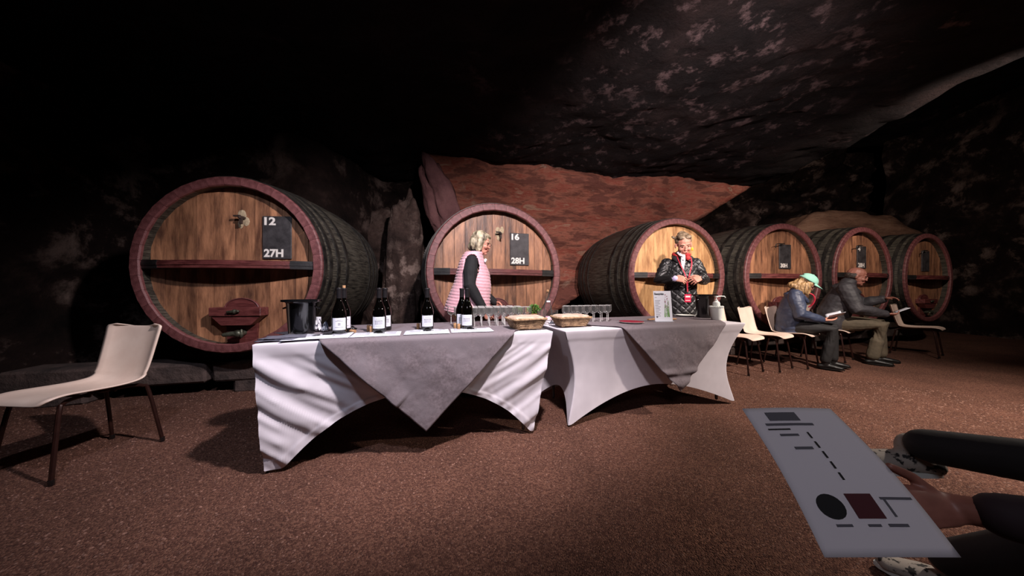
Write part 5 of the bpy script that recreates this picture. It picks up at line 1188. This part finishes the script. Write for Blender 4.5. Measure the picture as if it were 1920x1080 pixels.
def cap_woman():
    root = thing('person', 'blonde woman in mint cap and navy jacket reading a leaflet, seated', 'person', (4.06, 4.30, 0), CF)
    J = dict(pelvis=V3(-0.05, 0, 0.565), waist=V3(-0.04, 0, 0.70), chest=V3(-0.01, 0, 0.86), sl=V3(0.0, 0.165, 0.98), sr=V3(0.0, -0.165, 0.98), neck=V3(0.04, 0, 1.045), skull=V3(0.09, 0, 1.11),
             el=V3(0.05, 0.235, 0.73), er=V3(0.04, -0.24, 0.72), wl=V3(0.29, 0.08, 0.655), wr=V3(0.28, -0.10, 0.65), hl=V3(-0.02, 0.09, 0.545), hr=V3(-0.02, -0.09, 0.545),
             kl=V3(0.40, 0.10, 0.535), kr=V3(0.37, -0.10, 0.53), al=V3(0.40, 0.11, 0.10), ar=V3(0.30, -0.11, 0.10))
    HM, body, jk = seated(root, ((0.125, 0, 1.145), 0, R(38)), 'skin', 1.0, J, 'navy', 'blacktrouser',
        [(J['wl'], (0.9, -0.3, 0.05), (0, 0, 1), (0.2, -1, 0.1), 0.5), (J['wr'], (0.9, 0.3, 0.05), (0, 0, 1), (0.2, 1, 0.1), 0.5)])
    HP = [ell(c, r, 16, HM) for c, r in (((-0.02, 0, 0.035), (0.098, 0.084, 0.080)), ((-0.055, 0, -0.055), (0.075, 0.092, 0.095)), ((0.018, -0.075, -0.055), (0.052, 0.028, 0.115)), ((0.018, 0.075, -0.055), (0.052, 0.028, 0.115)), ((-0.10, 0, -0.10), (0.06, 0.085, 0.05)))]
    hc = Vector((0.125, 0, 1.145))
    HP += [loft([(hc + V3(-0.07, 0, 0.03), 0.085, 0.05), (hc + V3(-0.10, 0, -0.05), 0.092, 0.05), (hc + V3(-0.085, 0, -0.10), 0.085, 0.035)], (0, 1, 0), 16)]
    for sg in (-1, 1): HP += [loft([(hc + V3(-0.02, 0.078 * sg, 0.0), 0.055, 0.022), (hc + V3(-0.015, 0.088 * sg, -0.07), 0.062, 0.024), (hc + V3(0.005, 0.080 * sg, -0.135), 0.040, 0.018)], (1, 0, 0), 14)]
    solid('hair', HP, 0.006, M_['hairblonde'], root, 1, lambda co, no: 0.009 * fbm(co * np.array([38, 38, 12]), 3, 25))
    # cap
    v, f = [], []; n = 36
    for i in range(13):
        th = (i / 12) * R(92)
        for k in range(n):
            a = 2 * PI * k / n; p = Vector((-0.016 + 0.112 * math.sin(th) * math.cos(a), 0.098 * math.sin(th) * math.sin(a), 0.050 + 0.095 * math.cos(th) + 0.002 * abs(math.cos(3 * a)))); v.append(tuple(HM @ p))
    f = [(i * n + k, i * n + (k + 1) % n, (i + 1) * n + (k + 1) % n, (i + 1) * n + k) for i in range(12) for k in range(n)]
    gap = lambda q: (HM.inverted() @ (sum((Vector(v[i]) for i in q), Vector()) / 4))
    f = [q for q in f if not (gap(q).x < -0.105 and 0.060 < gap(q).z < 0.10 and abs(gap(q).y) < 0.04)]
    cp = mesh_obj('cap', v, f, M_['mint'], root, True); s = cp.modifiers.new('t', 'SOLIDIFY'); s.thickness = 0.004; s.offset = 1
    vb, fb = grid(16, 8, lambda a, b: tuple(HM @ Vector((0.060 + 0.02 * math.cos((a - .5) * PI) + b * (0.095 * math.cos((a - 0.5) * PI * 0.96) + 0.0), 0.083 * math.sin((a - 0.5) * PI), 0.048 + 0.010 * math.cos((a - .5) * PI) - 0.020 * b))))
    br = mesh_obj('brim', vb, fb, M_['mint'], cp, True); s = br.modifiers.new('t', 'SOLIDIFY'); s.thickness = 0.004
    m = MB(); m.add(ell((-0.016, 0, 0.148), (0.008, 0.008, 0.004), 10, HM)); m.build('cap_button', M_['mint'], cp)
    # hood collapsed on the shoulders, lanyard
    hd = [tube([(-0.05, 0.08, 0.99), (-0.085, 0.0, 0.995), (-0.05, -0.08, 0.99)], 0.032, 10, 3), tube([(-0.04, -0.08, 1.0), (0.01, -0.10, 1.01), (0.08, -0.09, 0.98), (0.13, -0.05, 0.90)], 0.026, 10, 3), tube([(-0.04, 0.08, 1.0), (0.01, 0.10, 1.01), (0.08, 0.09, 0.98), (0.13, 0.05, 0.90)], 0.026, 10, 3)]
    solid('hood', hd, 0.007, M_['navy'], root, 3, lambda co, no: 0.004 * fbm(co * 20, 2, 4))
    m = MB(); m.add(tube([(0.08, -0.07, 1.03), (0.175, -0.07, 1.00), (0.205, -0.05, 0.93), (0.185, -0.03, 0.86), (0.150, -0.01, 0.82)], 0.009, 8, 5)); m.build('lanyard', M_['redcord'], root)
    for s in 'lr': a = J['a' + s]; shoe(root, (a.x, a.y, 0.1), (a.x + 0.15, a.y * 1.1, 0.0), M_['shoe'])
    for s in 'lr': a = J['a' + s]; m = MB(); m.add(tubeR([a + V3(0, 0, 0.0), a + V3(0, 0, 0.05)], [0.040, 0.040])); m.build('sock', M_['ink'], root)
    lf = thing('leaflet', 'open white leaflet in the hands of the woman in the mint cap', 'leaflet', (4.06, 4.30, 0), CF)
    def sh(a, b): return (0.33 + 0.15 * b, (a - 0.5) * 0.29, 0.668 + 0.055 * b + 0.05 * abs(2 * a - 1) ** 1.3)
    v, f = grid(14, 6, sh); o = mesh_obj('leaflet_sheet', v, f, M_['paper'], lf, True); s = o.modifiers.new('t', 'SOLIDIFY'); s.thickness = 0.001
cap_woman()
def man():
    root = thing('person', 'balding man in dark grey jacket and olive trousers, seated, hands forward', 'person', (5.00, 4.60, 0), CF)
    J = dict(pelvis=V3(-0.05, 0, 0.575), waist=V3(-0.03, 0, 0.73), chest=V3(0.04, 0, 0.92), sl=V3(0.07, 0.19, 1.07), sr=V3(0.07, -0.19, 1.07), neck=V3(0.12, 0, 1.14), skull=V3(0.17, 0, 1.21),
             el=V3(0.30, 0.24, 0.86), er=V3(0.16, -0.26, 0.78), wl=V3(0.50, 0.13, 0.93), wr=V3(0.46, -0.12, 0.72), hl=V3(0, 0.10, 0.555), hr=V3(0, -0.10, 0.555),
             kl=V3(0.45, 0.14, 0.56), kr=V3(0.42, -0.13, 0.555), al=V3(0.47, 0.15, 0.10), ar=V3(0.33, -0.15, 0.10))
    HM, body, jk = seated(root, ((0.205, 0, 1.265), R(-5), R(16)), 'skinred', 1.20, J, 'greyjacket', 'olive',
        [(J['wl'], (0.7, -0.4, 0.2), (-0.3, 0, -1), (0.3, -1, 0.2), 0.8), (J['wr'], (0.9, 0.2, -0.05), (0, 0.3, 1), (0, 1, 0.4), 0.8)], 1.12, sk=1.08)
    HP = [ell(c, r, 14, HM) for c, r in (((-0.060, 0, -0.005), (0.050, 0.078, 0.055)), ((-0.03, 0.070, 0.0), (0.045, 0.014, 0.035)), ((-0.03, -0.070, 0.0), (0.045, 0.014, 0.035)))]
    solid('hair', HP, 0.006, M_['hairdark'], root, 1, lambda co, no: 0.003 * fbm(co * 60, 2, 5))
    hd = [tube([(0.02, 0.10, 1.09), (-0.02, 0.0, 1.10), (0.02, -0.10, 1.09)], 0.042, 10, 3), tube([(0.02, -0.10, 1.10), (0.07, -0.12, 1.11), (0.15, -0.11, 1.09), (0.22, -0.05, 1.02)], 0.03, 10, 3), tube([(0.02, 0.10, 1.10), (0.07, 0.12, 1.11), (0.15, 0.11, 1.09), (0.22, 0.05, 1.02)], 0.03, 10, 3)]
    solid('hood', hd, 0.008, M_['greyjacket'], root, 3, lambda co, no: 0.004 * fbm(co * 20, 2, 4))
    for s in 'lr': a = J['a' + s]; shoe(root, (a.x, a.y, 0.1), (a.x + 0.17, a.y * 1.1, 0.0), M_['shoe'], 0.05)
    ph = thing('leaflet', 'white folded leaflet held by the seated man in the dark jacket', 'leaflet', (5.00, 4.60, 0), CF)
    v, f = grid(4, 4, lambda a, b: (0.56 + 0.12 * a, (b - 0.5) * 0.17 - 0.02, 0.742 + 0.07 * a)); o = mesh_obj('leaflet_sheet', v, f, M_['paper'], ph, True); s = o.modifiers.new('t', 'SOLIDIFY'); s.thickness = 0.001
man()

# --- neighbour at the near right, holding a printed sheet; legs crossed, seen only by hand and shoes
PAP = [Vector((0.560, 0.725, 0.765)), Vector((0.775, 0.725, 0.765)), Vector((0.775, 0.535, 0.572)), Vector((0.560, 0.535, 0.572))]  # far-left, far-right, near-right, near-left
def sheet_pt(a, b, lift=0.0):
    p = PAP[3].lerp(PAP[2], a).lerp(PAP[0].lerp(PAP[1], a), b)
    bend = 0.010 * math.sin(b * PI * 1.1) + 0.006 * math.sin(a * PI)
    nrm = Vector((0, -0.71, 0.70)); return p + nrm * (bend + lift) + Vector((0.020 * (1 - b) * a * 1.5, 0, 0))
def near_person():
    root = thing('person', 'neighbour at the near right edge, hand on a printed sheet, floral canvas shoes', 'person', (1.52, 0.15, 0), 0)
    o0 = Vector((1.52, 0.15, 0))
    W = lambda x, y, z: Vector((x, y, z)) - o0
    J = dict(pelvis=W(1.50, 0.12, 0.57), waist=W(1.49, 0.10, 0.72), chest=W(1.47, 0.11, 0.90), sl=W(1.29, 0.13, 1.02), sr=W(1.65, 0.13, 1.02), neck=W(1.46, 0.13, 1.10), skull=W(1.45, 0.16, 1.17),
             el=W(1.20, 0.16, 0.76), er=W(1.72, 0.20, 0.76), wl=W(0.888, 0.60, 0.614), wr=W(1.62, 0.50, 0.72), hl=W(1.41, 0.18, 0.55), hr=W(1.59, 0.18, 0.55),
             kl=W(1.44, 0.62, 0.55), kr=W(1.58, 0.62, 0.62), al=W(1.50, 1.04, 0.10), ar=W(1.42, 1.04, 0.49))
    HM = headM(W(1.43, 0.19, 1.22), R(105), R(25))
    P = body_core2(J, (1, 0, 0)) + head_parts(HM) + hand(J['wl'], (-1, 0.03, 0.03), (0.0, -0.71, 0.70), (0.0, 0.7, 0.71), 0.08) + hand(J['wr'], (-0.4, 0.8, 0.0), (0, 0, -1), (-1, 0, 0), 0.5)
    body = solid('body', P, 0.0042, M_['skinred'], root, 2); face_bits(body, HM)
    solid('hair', [ell(c, r, 14, HM) for c, r in (((-0.024, 0, 0.045), (0.096, 0.084, 0.086)), ((-0.05, 0, -0.02), (0.06, 0.08, 0.08)))], 0.007, M_['hairdark'], root, 1)
    C = [loft([(J['pelvis'], 0.18, 0.14), (J['waist'], 0.17, 0.14), (J['chest'], 0.185, 0.135), ((J['sl'] + J['sr']) / 2, 0.18, 0.10), (J['neck'], 0.08, 0.08)], (1, 0, 0), 22)]
    for s in 'lr': C.append(tubeR([J['s' + s], (J['s' + s] + J['e' + s]) / 2, J['e' + s], J['e' + s] * 0.5 + J['w' + s] * 0.5, J['w' + s] + (J['e' + s] - J['w' + s]) * 0.10], [0.078, 0.072, 0.062, 0.052, 0.040], 14))
    solid('jacket', C, 0.008, M_['plum'], root, 3)
    tr = [loft([(J['pelvis'] + V3(0, -0.03, 0), 0.16, 0.10), (J['pelvis'] + V3(0, 0.06, 0), 0.16, 0.10)], (1, 0, 0), 18)] + [tubeR([J['h' + s], (J['h' + s] + J['k' + s]) / 2, J['k' + s], J['a' + s] + V3(0, -0.02, 0.03)], [0.088, 0.082, 0.068, 0.055]) for s in 'lr']
    solid('trousers', tr, 0.009, M_['blacktrouser'], root, 3)
    sn = shoe(root, W(1.56, 1.00, 0.1), W(1.41, 1.13, 0.0), M_['floral'], 0.045, M_['frost'])
    sn2 = shoe(root, W(1.42, 1.06, 0.5), W(1.235, 1.11, 0.405), M_['floral'], 0.043, M_['frost'])
    # the chair under the neighbour
    c = copy_tree(ch0); c.location = (1.52, 0.15, -0.004); c.rotation_euler = (0, 0, R(90)); c['label'] = 'cream shell chair under the neighbour at the near right edge'
    if 'group' in c: del c['group']
    pr = thing('printed_sheet', 'large white printed sheet held out at the near right', 'paper')
    v, f = grid(16, 20, lambda a, b: tuple(sheet_pt(a, b))); o = mesh_obj('sheet', v, f, mat('near paper', (0.86, 0.85, 0.87), rough=0.8), pr, True)
    s = o.modifiers.new('t', 'SOLIDIFY'); s.thickness = 0.0006; s.offset = -1
    def quad(mb, a0, a1, b0, b1, n=4):
        mb.add(grid(n, n, lambda u, w_: tuple(sheet_pt(a0 + (a1 - a0) * u, b0 + (b1 - b0) * w_, 0.0012))))
    g = MB(); quad(g, 0.20, 0.52, 0.90 - 0.02, 0.955); 
    quad(g, 0.13, 0.62, 0.838, 0.858); quad(g, 0.20, 0.38, 0.75, 0.768); quad(g, 0.25, 0.42, 0.645, 0.665)
    g.build('printed_heading', M_['ink'], pr, smooth=False)
    g = MB()
    for k in range(5): quad(g, 0.475 + 0.0 * k, 0.495, 0.73 - 0.075 * k, 0.78 - 0.075 * k, 2)
    quad(g, 0.12, 0.34, 0.800, 0.812)
    g.build('fold_print', M_['inkdark'], pr, smooth=False)['kind'] = 'stuff'
    g = MB()
    cx, cy = 0.24, 0.27
    pts = [tuple(sheet_pt(cx, cy, 0.0012))] + [tuple(sheet_pt(cx + 0.105 * math.cos(t), cy + 0.075 * math.sin(t), 0.0012)) for t in [2 * PI * k / 20 for k in range(20)]]
    g.add((pts, [(0, 1 + k, 1 + (k + 1) % 20) for k in range(20)])); g.build('printed_oval', M_['inkdark'], pr, smooth=False)
    g = MB(); quad(g, 0.40, 0.62, 0.20, 0.345); g.build('printed_photo', M_['inkred'], pr, smooth=False)
    g = MB(); quad(g, 0.68, 0.96, 0.31, 0.325); quad(g, 0.70, 0.72, 0.21, 0.32); quad(g, 0.20, 0.32, 0.155, 0.17); quad(g, 0.44, 0.54, 0.155, 0.17); quad(g, 0.60, 0.76, 0.155, 0.172); g.build('printed_caption', M_['ink'], pr, smooth=False)['kind'] = 'stuff'
near_person()
